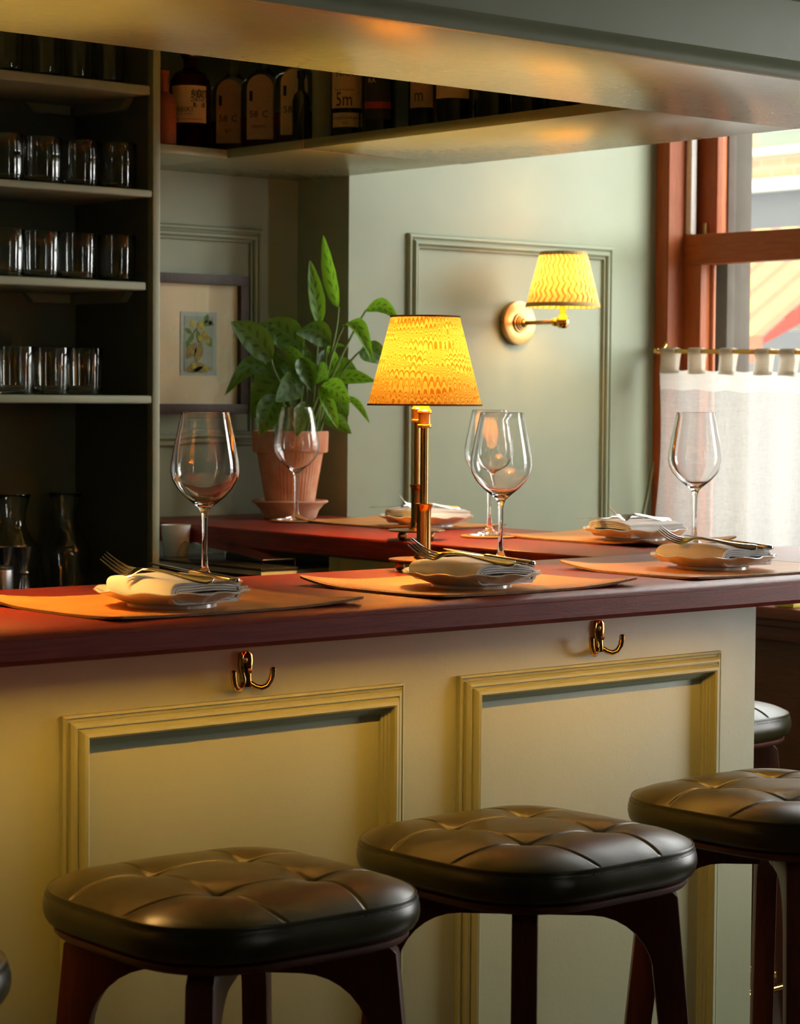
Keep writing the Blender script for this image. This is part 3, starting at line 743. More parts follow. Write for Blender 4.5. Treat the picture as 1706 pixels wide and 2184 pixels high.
m = MB(); m.add([(-.046, y, z) for x, y, z in path]+[(-.046, y, max(z-.010, 0.0)) for x, y, z in path], [(k, k+1, n+k+1, n+k) for k in range(n-1)])
m.build('lip', 'acrylic', t, 60)
MB().tube([(-.045, -.165, .001), (-.045, -.165, .0155), (.04, -.165, .0155), (.04, -.165, .001)], .0012, 6).build('edge', 'steel', t)

# ------------------------------------------------------------------ bottles on the canopy shelf
def text(body, size, mat, parent, x=0, z=0, R=None, yoff=-.0006, align='CENTER', sx=1, name='lettering'):
    cu = bpy.data.curves.new('txt', 'FONT'); cu.body = body; cu.size = size; cu.align_x = align; cu.resolution_u = 2
    o = bpy.data.objects.new('txt', cu); COL.objects.link(o)
    dg = bpy.context.evaluated_depsgraph_get(); me = bpy.data.meshes.new_from_object(o.evaluated_get(dg))
    bpy.data.objects.remove(o); bpy.data.curves.remove(cu)
    for v in me.vertices:
        px, pz = v.co.x*sx+x, v.co.y+z
        if R: v.co = ((R-yoff)*sin(px/R), -(R-yoff)*cos(px/R), pz)
        else: v.co = (px, yoff, pz)
    me.name = name
    while len(me.materials): me.materials.pop()
    me.materials.append(M[mat]); return link(name, me, parent)
def curved_label(R, w_, z0, z1, mat, parent, x0=0, name='label_paper', n=16):
    def fn(u, v):
        a = (x0+(u-.5)*w_)/R; return ((R+.0004)*sin(a), -(R+.0004)*cos(a), z0+(z1-z0)*v)
    return MB().grid(fn, n, 1).build(name, mat, parent, 60)
ZB = ZS+.0212
t = thing('whisky_bottle', 'faceted whisky bottle with a cream label and large brush lettering', 'bottle', (3.032, 4.262, ZB), radians(-40))
MB().lathe([(0, 0), (.043, 0), (.046, .003), (.0465, .13), (.044, .152), (.034, .167), (.020, .174), (.0155, .180), (.0155, .198), (.018, .199), (.018, .203)], 24).build('body', 'bottle_amber', t, 12)
MB().lathe([(0, .232), (.021, .232), (.0235, .230), (.0235, .210), (.021, .2045), (.0, .2045)], 24).build('stopper', 'brass_dark', t)
MB().lathe([(0, .004), (.041, .004), (.0415, .07), (0, .0701)], 24).build('whisky', 'liquor_red', t)
RL = .0475
lb = curved_label(RL, .086, .055, .136, 'label_cream', t)
text('響', .043, 'ink', lb, .024, .092, RL, -.0012); text('HIBIKI', .0165, 'ink', lb, -.012, .078, RL, -.0012); text('SUNTORY WHISKY', .0052, 'ink', lb, -.012, .072, RL, -.0012)
MB().grid(lambda u, v: ((RL+.0008)*sin((u-.5)*.060/RL), -(RL+.0008)*cos((u-.5)*.060/RL), .0620+.0012*v), 10, 1).build('rule', 'label_red', lb, 0)
t = thing('amber_bottle', 'reddish bottle squeezed against the shelf post at the left', 'bottle', (2.940, 4.232, ZB), radians(-38))
MB().lathe([(0, 0), (.026, 0), (.028, .002), (.028, .092), (.024, .104), (.012, .116), (.0105, .150), (.012, .151), (.012, .162), (0, .162)], 28).build('body', 'carton', t)
def flask(loc, rz, label, words, lm, wide=.052):
    t = thing('flask_bottle', label, 'bottle', loc, rz, 'flat shouldered liqueur bottles')
    secs = []
    for z, a, b_ in [(0, .046, .026), (.002, .049, .029), (.03, .050, .030), (.125, .050, .030), (.145, .047, .028), (.160, .036, .024), (.170, .022, .018), (.176, .0145, .0145), (.20, .0135, .0135), (.205, .0155, .0155), (.212, .0155, .0155)]:
        secs.append(((0, 0, z), (1, 0, 0), (0, 1, 0), a, b_, 3.2 if z < .165 else 2))
    MB().loft(secs, 36).build('body', 'bottle_clear', t, 50)
    MB().loft([((0, 0, z), (1, 0, 0), (0, 1, 0), .045, .025, 3.2) for z in (.006, .07, .0705)], 28).build('liqueur', 'liquor_red', t)
    MB().lathe([(0, .236), (.014, .236), (.016, .233), (.016, .214), (0, .2135)], 24).build('cap', 'ink', t)
    # arched label
    pts = [(-.030, .020), (.030, .020)]+[(.030*cos(a), .132+.030*sin(a)) for a in [pi*k/14 for k in range(15)]]
    n = len(pts); m = MB(); m.add([(x, -.0315, z) for x, z in pts]+[(x, -.0305, z) for x, z in pts], [tuple(range(n)), tuple(range(2*n-1, n-1, -1))]+[(i, (i+1) % n, n+(i+1) % n, n+i) for i in range(n)])
    lb = m.build('label_paper', lm, t, 0)
    text('58', .021, 'ink', lb, -.014, .068, None, -.0322); text('C', .021, 'ink', lb, .012, .068, None, -.0322); text(words, .0105, 'ink', lb, -.002, .044, None, -.0322)
    MB().box(-.024, -.017, -.0322, -.0316, .104, .126).build('stamp', 'ink', lb, 0)
    MB().lathe([(.0085, 0), (.0105, 0), (.0105, .0005), (.0085, .0005)], 24).xf(Matrix.Translation((.006, -.0317, .114)) @ Matrix.Rotation(pi/2, 4, 'X')).build('crest', 'stitch_light', lb, 0)
    return t
flask((3.150, 4.262, ZB), radians(-52), 'flat bottle with an arched pink label lettered 58 beside the whisky bottle', 'BIT', 'label_pink')
flask((3.150, 4.148, ZB), radians(-52), 'flat bottle with an arched pink label in the middle of the three', 'VERMO', 'label_pink')
flask((3.150, 4.026, ZB), radians(-52), 'flat bottle with an arched cream label next to the shelf divider', '', 'label_cream')
t = thing('small_dark_bottle', 'slim black bottle between the arched label and the divider', 'bottle', (3.102, 3.952, ZB), 0)
MB().lathe([(0, 0), (.018, 0), (.0195, .002), (.0195, .085), (.016, .098), (.0075, .108), (.007, .132), (.009, .133), (.009, .15), (0, .15)], 24).build('body', 'bottle_dark', t)
def winebottle(loc, rz, label, R=.0375, mat='bottle_dark', build=None):
    t = thing('wine_bottle', label, 'bottle', loc, rz, 'wine bottles on the canopy shelf')
    MB().lathe([(0, 0), (R-.004, 0), (R, .004), (R, .185), (R-.004, .205), (R*.6, .23), (.0145, .25), (.0138, .29), (.0155, .291), (.0155, .30), (0, .30)], 36).build('body', mat, t, 40)
    if build: build(t, R)
    return t
def lab_5m(t, R):
    a = curved_label(R, .078, .062, .150, 'label_cream', t)
    text('NAPPA', .018, 'ink', a, .004, .128, R, -.0012); text('South Australia', .0068, 'ink', a, -.006, .098, R, -.0012); text('5m', .042, 'ink', a, -.006, .066, R, -.0012, sx=.7)
    b_ = curved_label(R, .062, .022, .052, 'label_cream', t, -.004); text('CHARDONNAY', .0085, 'ink', b_, -.004, .038, R, -.0010); text('2023', .0065, 'ink', b_, -.004, .028, R, -.0010)
winebottle((3.150, 3.852, ZB), radians(-44), 'dark wine bottle with a large cream numbered label beside the divider', build=lab_5m)
def lab_ra(t, R):
    a = curved_label(R, .06, .03, .13, 'ink', t); c = curved_label(R+.0003, .06, .052, .066, 'label_red', t, 0, 'label_band')
    text('RA', .013, 'label_cream', a, -.012, .105, R, -.0012)
winebottle((3.150, 3.752, ZB), radians(-44), 'dark bottle with a black label and a red band', build=lab_ra)
def lab_m(t, R):
    a = curved_label(R, .075, .05, .14, 'label_pink', t); text('m', .040, 'ink', a, -.014, .062, R, -.0012, sx=.7); text('PPA', .014, 'ink', a, -.008, .118, R, -.0012)
winebottle((3.200, 3.658, ZB), radians(-44), 'dark wine bottle set further back with a dim numbered label', build=lab_m)
def lab_i(t, R):
    a = curved_label(R, .075, .05, .14, 'label_pink', t); text('I.', .030, 'ink', a, .010, .066, R, -.0012)
    curved_label(R, .05, .018, .04, 'label_pink', t)
winebottle((3.225, 3.565, ZB), radians(-44), 'dark wine bottle with a dim label left of the champagne', build=lab_i)
def lab_l(t, R):
    a = curved_label(R, .075, .050, .125, 'label_cream', t); text('LINGER', .0165, 'ink', a, -.002, .086, R, -.0012); text('MPAGNE', .0072, 'ink', a, -.004, .106, R, -.0012); text('CUVÉE', .006, 'ink', a, -.004, .075, R, -.0012)
winebottle((3.142, 3.510, ZB), radians(-44), 'champagne bottle with a cream label near the shelf edge', .041, build=lab_l)
winebottle((3.165, 3.415, ZB), 0, 'plain dark wine bottle just right of the champagne', .039)
winebottle((3.170, 3.322, ZB), 0, 'plain dark wine bottle second from the champagne')
winebottle((3.170, 3.228, ZB), 0, 'plain dark wine bottle deepest in the corner of the canopy')

# ------------------------------------------------------------------ framed print in the niche
t = thing('framed_print', 'small apple print in a dark wooden frame hung in the niche', 'picture', (3.22, 4.498, 1.31))
fx0, fx1, fz0, fz1 = 3.065, 3.358, 1.312, 1.6405
for nm, b_ in (('t', (fx0, fx1, 4.476, 4.498, fz1-.0235, fz1)), ('b', (fx0, fx1, 4.476, 4.498, fz0, fz0+.0235)), ('l', (fx0, fx0+.0235, 4.476, 4.498, fz0+.0236, fz1-.0236)), ('r', (fx1-.0235, fx1, 4.476, 4.498, fz0+.0236, fz1-.0236))):
    box('frame_bar', 'frame_wood', b_, t, .0015)
box('mount', 'mount', (fx0+.02, fx1-.02, 4.490, 4.493, fz0+.02, fz1-.02), t, 0)
box('mount_border', 'mat_line', (3.168, 3.272, 4.4885, 4.4898, 1.403, 1.552), t, 0)
pr_ = box('print', 'print_bg', (3.178, 3.262, 4.4876, 4.4884, 1.412, 1.542), t, 0)
def flat(name, mat, pts, y=4.4873): return MB().add([(x, y, z) for x, z in pts]+[(x, y+.0002, z) for x, z in pts], [tuple(range(len(pts))), tuple(range(2*len(pts)-1, len(pts)-1, -1))]).build(name, mat, pr_, 0, world=True)
def disc(name, mat, cx, cz, r, y): flat(name, mat, [(cx+r*cos(a), cz+r*1.05*sin(a)) for a in [2*pi*k/20 for k in range(20)]], y)
def lf(cx, cz, L, w_, ang, y=4.4872, mat='print_leaf'):
    c_, s_ = cos(ang), sin(ang); pts = []
    for k in range(9): u = k/8; pts.append((u*L, w_*sin(pi*u)))
    for k in range(7, 0, -1): u = k/8; pts.append((u*L, -w_*sin(pi*u)))
    flat('painted_leaf', mat, [(cx+x*c_-z*s_, cz+x*s_+z*c_) for x, z in pts], y)
flat('painted_branch', 'print_stem', [(3.180, 1.478), (3.184, 1.478), (3.212, 1.508), (3.245, 1.532), (3.243, 1.534), (3.209, 1.511)], 4.4874)
for a_ in [(3.205, 1.505, .03, .006, -2.0), (3.2, 1.50, .025, .006, 2.6), (3.23, 1.522, .032, .008, .3), (3.235, 1.525, .026, .007, 1.1), (3.24, 1.50, .034, .009, -1.1), (3.19, 1.49, .03, .006, -1.7), (3.245, 1.53, .02, .005, -.4), (3.215, 1.51, .03, .007, -1.4)]: lf(*a_)
for a_ in [(3.2, 1.524, .008), (3.224, 1.519, .011), (3.236, 1.498, .009), (3.224, 1.490, .008), (3.245, 1.487, .008), (3.206, 1.426, .007), (3.240, 1.417, .008)]: disc('painted_apple', 'print_apple', *a_, 4.4869)
for a_ in [(3.18, 1.414, .06, .012, .25), (3.20, 1.414, .058, .008, .1), (3.183, 1.44, .05, .014, .95), (3.21, 1.43, .055, .013, 1.25)]: lf(*a_, y=4.4871, mat='print_ochre')
box('glazing', 'frame_glass', (fx0+.0225, fx1-.0225, 4.4835, 4.4845, fz0+.0225, fz1-.0225), t, 0)

# ------------------------------------------------------------------ plant
PX, PY = 3.352, 4.306; K = 5.44/4966
t = thing('flower_pot_saucer', 'pale terracotta saucer under the ribbed flower pot', 'saucer', (PX, PY, ZT+.0003))
def beads(th, k): return 1+(.006*sin(th*60) if k == 5 else 0)
MB().lathe([(0, 0), (.060, 0), (.062, .002), (.068, .018), (.080, .033), (.0895, .038), (.090, .041), (.087, .0425), (.078, .037), (.064, .012), (0, .010)], 180, rmod=beads).build('dish', 'terracotta_pale', t, 50)
pt = thing('potted_plant', 'leafy green prayer plant in a ribbed terracotta pot in the niche', 'plant', (PX, PY, ZT+.0105))
def ribs(th, k): return 1+(.012*abs(sin(th*24)) if 1 < k < 6 else (.005*sin(th*55) if k in (9, 10) else 0))
MB().lathe([(0, 0), (.050, 0), (.053, .004), (.058, .03), (.066, .08), (.0765, .141), (.078, .143), (.0865, .144), (.0885, .147), (.0895, .190), (.0885, .194), (.083, .194), (.080, .185), (.076, .17), (.0, .168)], 192, rmod=ribs).build('pot', 'terracotta', pt, 40)
MB().lathe([(.075, .1685), (.04, .173), (0, .175)], 24).build('soil', 'soil', pt)
RT = Vector((.7591, -.6510, 0)); FW = Vector((.6510, .7591, 0)); UP = Vector((0, 0, 1))
def pp(px, py, dep=0.0):     # plant-local point from its layout sheet (sheet units, sideways / up / depth)
    return RT*((px-616)*K) + UP*((1099-py)*K-.0105) + FW*dep
def leaf(b0, tip, wid, mat, dep0=0, dep1=0, arch=.12, roll_=0.0, cup=.25, curl=0.0):
    A0 = pp(*b0, dep0); A1 = pp(*tip, dep1); L = (A1-A0).length
    ax = (A1-A0).normalized(); nrm = (-FW - ax*(-FW).dot(ax)).normalized()
    side = ax.cross(nrm).normalized()
    c_, s_ = cos(roll_), sin(roll_); side, nrm = side*c_+nrm*s_, nrm*c_-side*s_
    lift = UP if abs(ax.z) < .8 else -FW
    wd = wid*K*.53; nv, nu = 16, 8; ph = random.random()*6
    def fn(u, v):
        s = v; wprof = (sin(pi*min(1, s**.72)))**.8 if s < 1 else 0
        if s <= 0: wprof = .02
        x = (u-.5)*2
        c = A0.lerp(A1, s) + lift*(arch*L*sin(pi*s)) + nrm*(curl*L*s*s)
        off = side*(x*wd*wprof) + nrm*(cup*wd*wprof*x*x) + nrm*(.05*wd*sin(s*26+ph+abs(x)*3)*abs(x)*wprof)
        return c+off
    return MB().grid(fn, nu, nv).build('leaf', mat, pt, 70)
def stem(pts, r=.0035):
    # smooth through points
    P3 = [pp(*p) for p in pts]; out = []
    for i in range(len(P3)-1):
        p0 = P3[max(i-1, 0)]; p1 = P3[i]; p2 = P3[i+1]; p3 = P3[min(i+2, len(P3)-1)]
        for k in range(6):
            u = k/6; out.append(.5*((2*p1)+(-p0+p2)*u+(2*p0-5*p1+4*p2-p3)*u*u+(-p0+3*p1-3*p2+p3)*u**3))
    out.append(P3[-1]); n = len(out)
    MB().tube(out, [r*(1.25-.55*i/(n-1)) for i in range(n)], 8).build('stem', 'stem_green', pt)
D, Bt_ = 'leaf_dark', 'leaf_bright'
# stems
stem([(658, 925, 0), (668, 800, 0), (676, 684, 0)]); stem([(665, 925, 0), (690, 800, -.01), (712, 700, -.01), (718, 648, -.01)])
stem([(672, 925, .0), (700, 810, .0), (745, 710, .02), (776, 653, .03)], .003); stem([(668, 925, -.01), (695, 790, -.02), (712, 730, -.02), (729, 690, -.02)], .003)
stem([(675, 925, 0), (715, 810, .01), (742, 765, .02), (762, 743, .02)], .003); stem([(655, 925, -.02), (690, 820, -.03), (692, 740, -.02), (702, 724, -.02)], .0025)
stem([(640, 925, 0), (610, 840, -.02), (585, 790, -.03), (576, 760, -.03)], .003); stem([(645, 925, .0), (650, 830, .0), (645, 770, .0), (640, 740, 0)], .003)
stem([(640, 925, -.03), (640, 860, -.04), (645, 815, -.05)], .003); stem([(630, 925, -.02), (605, 860, -.03), (590, 838, -.04)], .003)
stem([(650, 925, -.03), (668, 860, -.05), (686, 818, -.06)], .003); stem([(668, 925, .02), (690, 860, .02), (716, 800, .02)], .003)
stem([(635, 925, .02), (600, 830, .02), (560, 790, .01)], .003); stem([(662, 925, .04), (680, 860, .05), (692, 780, .05)], .003)
# leaves: base, tip, width
leaf((717, 650), (684, 494), 34, Bt_, -.01, .01, .02, .55, .5); leaf((676, 686), (656, 548), 36, Bt_, 0, .0, .03, -.5, .45)
leaf((702, 724), (631, 706), 50, D, -.02, -.08, .18, .25, .3); leaf((776, 652), (848, 676), 34, Bt_, .03, -.0, .22, .35, .35)
leaf((728, 688), (793, 768), 36, Bt_, -.02, -.07, .30, .5, .5); leaf((761, 743), (828, 772), 48, D, .02, .05, .16, .3, .3)
leaf((578, 762), (494, 684), 58, D, -.03, -.09, .10, -.15, .2); leaf((642, 742), (552, 686), 66, D, .02, -.03, .12, -.15, .2)
leaf((643, 778), (603, 731), 34, D, -.03, -.08, .12, .5, .3); leaf((640, 757), (664, 828), 44, D, -.05, -.08, .05, .45, .4)
leaf((676, 770), (724, 772), 66, Bt_, .05, .03, .10, .2, .2); leaf((575, 788), (480, 838), 40, D, .0, -.06, .30, .1, .3)
leaf((610, 800), (536, 888), 84, D, .0, -.05, .16, -.1, .2); leaf((642, 812), (590, 850), 58, D, -.06, -.12, .12, .3, .2)
leaf((588, 836), (556, 921), 54, D, -.05, -.11, .10, .15, .3); leaf((684, 815), (746, 852), 46, Bt_, -.05, -.10, .10, .2, .2)
leaf((681, 820), (720, 906), 30, Bt_, -.06, -.10, .10, .5, .5); leaf((690, 885), (748, 918), 34, D, .01, -.02, .10, .2, .3)
leaf((738, 838), (786, 896), 16, Bt_, .02, -.0, .12, .2, .2); leaf((708, 800), (798, 806), 34, Bt_, .03, .02, .06, .5, .2)
leaf((700, 790), (764, 796), 50, D, .05, .05, .2, .2, .2); leaf((655, 800), (596, 776), 62, D, -.0, -.04, .12, .0, .2)
leaf((665, 790), (700, 806), 52, D, -.02, -.07, .08, .1, .25); leaf((625, 850), (575, 900), 60, D, .03, .0, .15, .1, .2)
leaf((690, 830), (740, 880), 56, D, .05, .03, .12, .1, .2); leaf((610, 770), (560, 800), 60, D, .04, .02, .15, .1, .2)
leaf((655, 740), (612, 770), 60, D, .04, .02, .10, .1, .2); leaf((650, 850), (632, 925), 34, D, -.05, -.09, .08, .2, .3)
leaf((606, 862), (590, 930), 34, D, -.05, -.09, .08, .2, .3); leaf((690, 740), (676, 800), 30, D, .0, -.02, .08, .4, .4)
leaf((668, 732), (682, 712), 14, Bt_, 0, 0, .1, .4, .4); leaf((692, 745), (735, 733), 10, Bt_, .02, .02, .2, .4, .4)
leaf((620, 880), (600, 960), 30, D, .06, .05, .1); leaf((600, 820), (530, 830), 50, D, .05, .04, .15)

# ------------------------------------------------------------------ lamps
def table_lamp(loc, label):
    t = thing('table_lamp', label, 'lamp', loc, 0, 'brass table lamps')
    MB().lathe([(0, .0165), (.054, .0165), (.0575, .0178), (.058, .0190), (.0575, .0198), (.05, .0206), (0, .0212)], 64).build('base_plate', 'brass_dark', t)
    for k in range(4):
        a = pi/4+k*pi/2+.3
        MB().lathe([(0, 0), (.0035, .0006), (.0066, .0035), (.0082, .0080), (.0070, .0130), (.0045, .0160), (0, .0168)], 20).xf(Matrix.Translation((.040*cos(a), .040*sin(a), 0))).build('foot', 'brass_aged', t)
    MB().lathe([(0, .021), (.0155, .021), (.0165, .0225), (.0150, .0245), (.0125, .029), (.0118, .036), (.0118, .098), (.0125, .104), (.0142, .1075), (.0148, .1095), (.0142, .1110), (.0085, .1115), (.0, .1115)], 40).build('candle_base', 'brass', t)
    MB().lathe([(0, .111), (.0068, .111), (.0068, .236), (0, .236)], 32).build('column', 'brass', t)
    MB().lathe([(0, .235), (.0105, .235), (.0122, .2365), (.0122, .2395), (.0105, .241), (.0102, .2435), (.0102, .2555), (.0105, .258), (.0122, .2595), (.0122, .2625), (.0105, .264), (.008, .268), (.0075, .320), (0, .320)], 36).build('socket', 'brass_aged', t)
    zb, zt, rb, rt_ = .2725, .4165, .0935, .0565
    def shell(r0, r1, z0, z1, nm, mat, n=72):
        return MB().lathe([(r0, z0), ((r0*2+r1)/3, (z0*2+z1)/3), ((r0+2*r1)/3, (z0+2*z1)/3), (r1, z1)], n).build(nm, mat, sh if nm != 'shade' else t, 60)
    sh = shell(rb, rt_, zb, zt, 'shade', 'marbled_shade')
    for (r, z) in ((rb, zb), (rt_, zt)):
        MB().lathe([(r-.0008, z-.0010), (r+.0010, z-.0012), (r+.0012, z+.0016), (r-.0002, z+.0018), (r-.0012, z+.0010), (r-.0008, z-.0010)], 72).build('rim', 'shade_edge', sh)
    m = MB(); zs = zt-.012
    for k in range(3):
        a = 2*pi*k/3; m.tube([(.008*cos(a), .008*sin(a), zs-.05), (.03*cos(a), .03*sin(a), zs-.012), ((rt_+.001)*cos(a), (rt_+.001)*sin(a), zs+.008)], .001, 6)
    m.build('spider', 'brass_dark', t)
    MB().lathe([(0, .321), (.008, .321), (.009, .328), (.017, .343), (.020, .355), (.017, .367), (.009, .374), (0, .376)], 12).build('bulb', 'bulb_glow', t)
    return t
tl = table_lamp((2.518, 2.876, ZT+.0002), 'brass table lamp with a marbled yellow shade on the front counter')
dup(tl, (3.060, 3.517, ZT+.0002), .5, 'brass table lamp on the return counter hidden behind the lit shade')
dup(tl, (1.545, 2.80, ZT+.0002), .2, 'brass table lamp further left along the front counter')

def sconce(loc):
    t = thing('wall_sconce', 'brass wall light with a gathered patterned shade', 'wall light', loc)
    Rx = Matrix.Rotation(pi/2, 4, 'X')   # local z of the lathe -> -y
    MB().lathe([(0, 0), (.0535, 0), (.0552, .002), (.0555, .015), (.0545, .0185), (.052, .0195), (.030, .0200), (0, .0202)], 64).xf(Rx).build('back_plate', 'brass_aged', t)
    MB().lathe([(0, .020), (.0245, .020), (.0252, .022), (.0245, .0245), (.0195, .025), (.0190, .029), (.0155, .0295), (.0150, .033), (.0115, .0335), (.0105, .038), (.0068, .041), (.0, .042)], 40).xf(Rx).build('rose', 'brass_aged', t)
    MB().tube([(0, -.04, 0), (0, -.160, 0)], .0055, 20).build('arm', 'brass_aged', t)
    MB().lathe([(0, .140), (.0085, .140), (.0105, .1415), (.0105, .150), (.0085, .152), (.0075, .157), (.0, .157)], 28).xf(Rx).build('collar', 'brass', t)
    MB().lathe([(0, -.0165), (.009, -.0160), (.0145, -.011), (.0165, -.002), (.0160, .006), (.0125, .013), (.0095, .0160), (.0085, .018), (.0085, .046), (0, .046)], 36).xf(Matrix.Translation((0, -.172, 0))).build('elbow', 'brass_polished', t)
    MB().lathe([(0, .000), (.003, .0), (.0032, .0012), (0, .0014)], 14).xf(Matrix.Translation((-.0552, -.009, .001)) @ Matrix.Rotation(-pi/2, 4, 'Y')).build('screw', 'brass_dark', t)
    zb, zt, rb, rt_ = .0365, .172, .0915, .0575
    def pleat(th, k): return 1+.012*sin(th*40)+.004*sin(th*97+1)
    prof = [(rb+(rt_-rb)*k/6, zb+(zt-zb)*k/6) for k in range(7)]
    off = Matrix.Translation((0, -.172, 0))
    sh = MB().lathe(prof, 240, rmod=pleat).xf(off).build('shade', 'ikat_shade', t, 60)
    for (r, z, h, dr) in ((rb, zb, .0095, -.0023), (rt_, zt-.0075, .0085, -.0021)):
        MB().lathe([(r+.0015, z-.001), (r+.0024, z-.0005), (r+.0024+dr, z+h), (r+.0012+dr, z+h+.0004)], 96).xf(off).build('trim_band', 'shade_trim', sh, 60)
    MB().lathe([(0, .072), (.008, .072), (.009, .080), (.017, .098), (.020, .110), (.017, .122), (.009, .129), (0, .131)], 12).xf(off).build('bulb', 'sconce_glow', t)
    MB().lathe([(.0085, .045), (.0105, .046), (.0105, .072), (0, .0721)], 24).xf(off).build('bulb_holder', 'brass_dark', t)
    return t
sconce((4.077, 4.3118, 1.5445))

# ------------------------------------------------------------------ place settings
def placemat(label, loc, rz, Lx=.425, Ly=.315, seed=0, curls=(.006, .010, .004, .008)):
    t = thing('placemat', label, 'placemat', loc, rz, 'tan leather placemats')
    def zc(x, y):
        u = x/Lx*2; v = y/Ly*2; z = .0
        for (sx, sy, h) in ((-1, -1, curls[0]), (1, -1, curls[1]), (1, 1, curls[2]), (-1, 1, curls[3])):
            k = max(0, (sx*u+sy*v)/2-.62)/.38
            z += h*k*k
        return z+.0002
    n, m_ = 40, 30; rr = .014
    def P(u, v):
        x = (u-.5)*Lx; y = (v-.5)*Ly
        dx = abs(x)-(Lx/2-rr); dy = abs(y)-(Ly/2-rr)
        if dx > 0 and dy > 0:
            d = sqrt(dx*dx+dy*dy)
            if d > rr: x = math.copysign(Lx/2-rr+dx*rr/d, x); y = math.copysign(Ly/2-rr+dy*rr/d, y)
        e = .0008*sin(x*170+seed)*(abs(v-.5) > .49)
        return x, y+e
    def top(u, v): x, y = P(u, v); return (x, y, zc(x, y)+.0034)
    def bot(u, v): x, y = P(u, v); return (x, y, zc(x, y))
    MB().grid(top, n, m_).build('leather', 'tan_leather', t, 60)
    loop = [(i/n, 0) for i in range(n)]+[(1, j/m_) for j in range(m_)]+[(1-i/n, 1) for i in range(n)]+[(0, 1-j/m_) for j in range(m_)]
    q = MB(); k = len(loop); q.add([bot(*p) for p in loop]+[top(*p) for p in loop], [(i, (i+1) % k, k+(i+1) % k, k+i) for i in range(k)])
    q.build('cut_edge', 'leather_edge', t, 60)
    MB().grid(bot, n, m_).build('backing', 'leather_edge', t, 60)
    # stitches along the long near edge and the sides
    q = MB(); ins = .009
    def st(xa, ya, xb, yb):
        z = zc((xa+xb)/2, (ya+yb)/2)+.0036; d = Vector((xb-xa, yb-ya, 0)); L = d.length; d.normalize(); c = Vector(((xa+xb)/2, (ya+yb)/2, z))
        q.loft([(c-d*L*.5, d.cross(UP), UP, .0005, .0003, 2), (c, d.cross(UP), UP, .0007, .0005, 2), (c+d*L*.5, d.cross(UP), UP, .0005, .0003, 2)], 4)
    for sgn in (-1, 1):
        x = -Lx/2+.02
        while x < Lx/2-.02: st(x, sgn*(Ly/2-ins), x+.0034, sgn*(Ly/2-ins)); x += .0056
        y = -Ly/2+.02
        while y < Ly/2-.02: st(sgn*(Lx/2-ins), y, sgn*(Lx/2-ins), y+.0034); y += .0056
    o = q.build('stitching', 'stitch_light', t, 60); o['kind'] = 'stuff'
    return t
MC = {'a': (1.835, 2.612), 'b': (2.383, 2.615), 'c': (2.945, 2.625), 'd': (3.392, 3.960), 'e': (3.392, 3.290)}
placemat('tan leather placemat nearest the camera at the left end of the counter', (*MC['a'], ZT+.0002), radians(1.0), seed=1, curls=(.003, .008, .004, .012))
placemat('tan leather placemat in the middle of the front counter beside the lamp', (*MC['b'], ZT+.0002), radians(1.2), seed=2, curls=(.003, .010, .003, .013))
placemat('tan leather placemat at the front counter corner nearest the window', (*MC['c'], ZT+.0002), radians(-1), seed=3, curls=(.002, .004, .006, .012))
placemat('tan leather placemat on the return counter behind the back lamp', (*MC['d'], ZT+.0002), radians(90), .43, .272, 4, (.004, .006, .006, .012))
placemat('tan leather placemat on the return counter below the sconce', (*MC['e'], ZT+.0002), radians(90), .43, .272, 5, (.012, .006, .006, .012))

def make_plate():
    t = thing('side_plate', '', 'plate'); n = 120
    prof = [(0, .0035), (.045, .0035), (.058, .0045), (.070, .0085), (.085, .0145), (.098, .0190), (.1045, .0215), (.1052, .0228), (.1035, .0238), (.097, .0215), (.084, .0170), (.070, .0112), (.058, .0072), (.045, .0062), (0, .0060)]
    m = MB(); k = len(prof); vs = []
    for i in range(n+1):
        th = 2*pi*i/n; sc = abs(sin(th*6)); sc2 = sin(th*12+.6)
        for (r, z) in prof:
            q = max(0, (r-.06)/.045); rr = r*(1-.035*q*q*(1-sc)**2-.006*q*q*sc2); zz = z+.0022*q*q*sin(th*12)*.6+.0012*q*q*(1-sc)
            vs.append((rr*cos(th), rr*sin(th), zz))
    m.add(vs, [(i*k+j, (i+1)*k+j, (i+1)*k+j+1, i*k+j+1) for i in range(n) for j in range(k-1)])
    m.build('dish', 'porcelain', t, 60, weld=True)
    MB().lathe([(.058, .0050), (.060, .0045), (.0605, .0), (.0565, .0), (.056, .0042)], 64).build('foot_ring', 'porcelain', t)
    return t
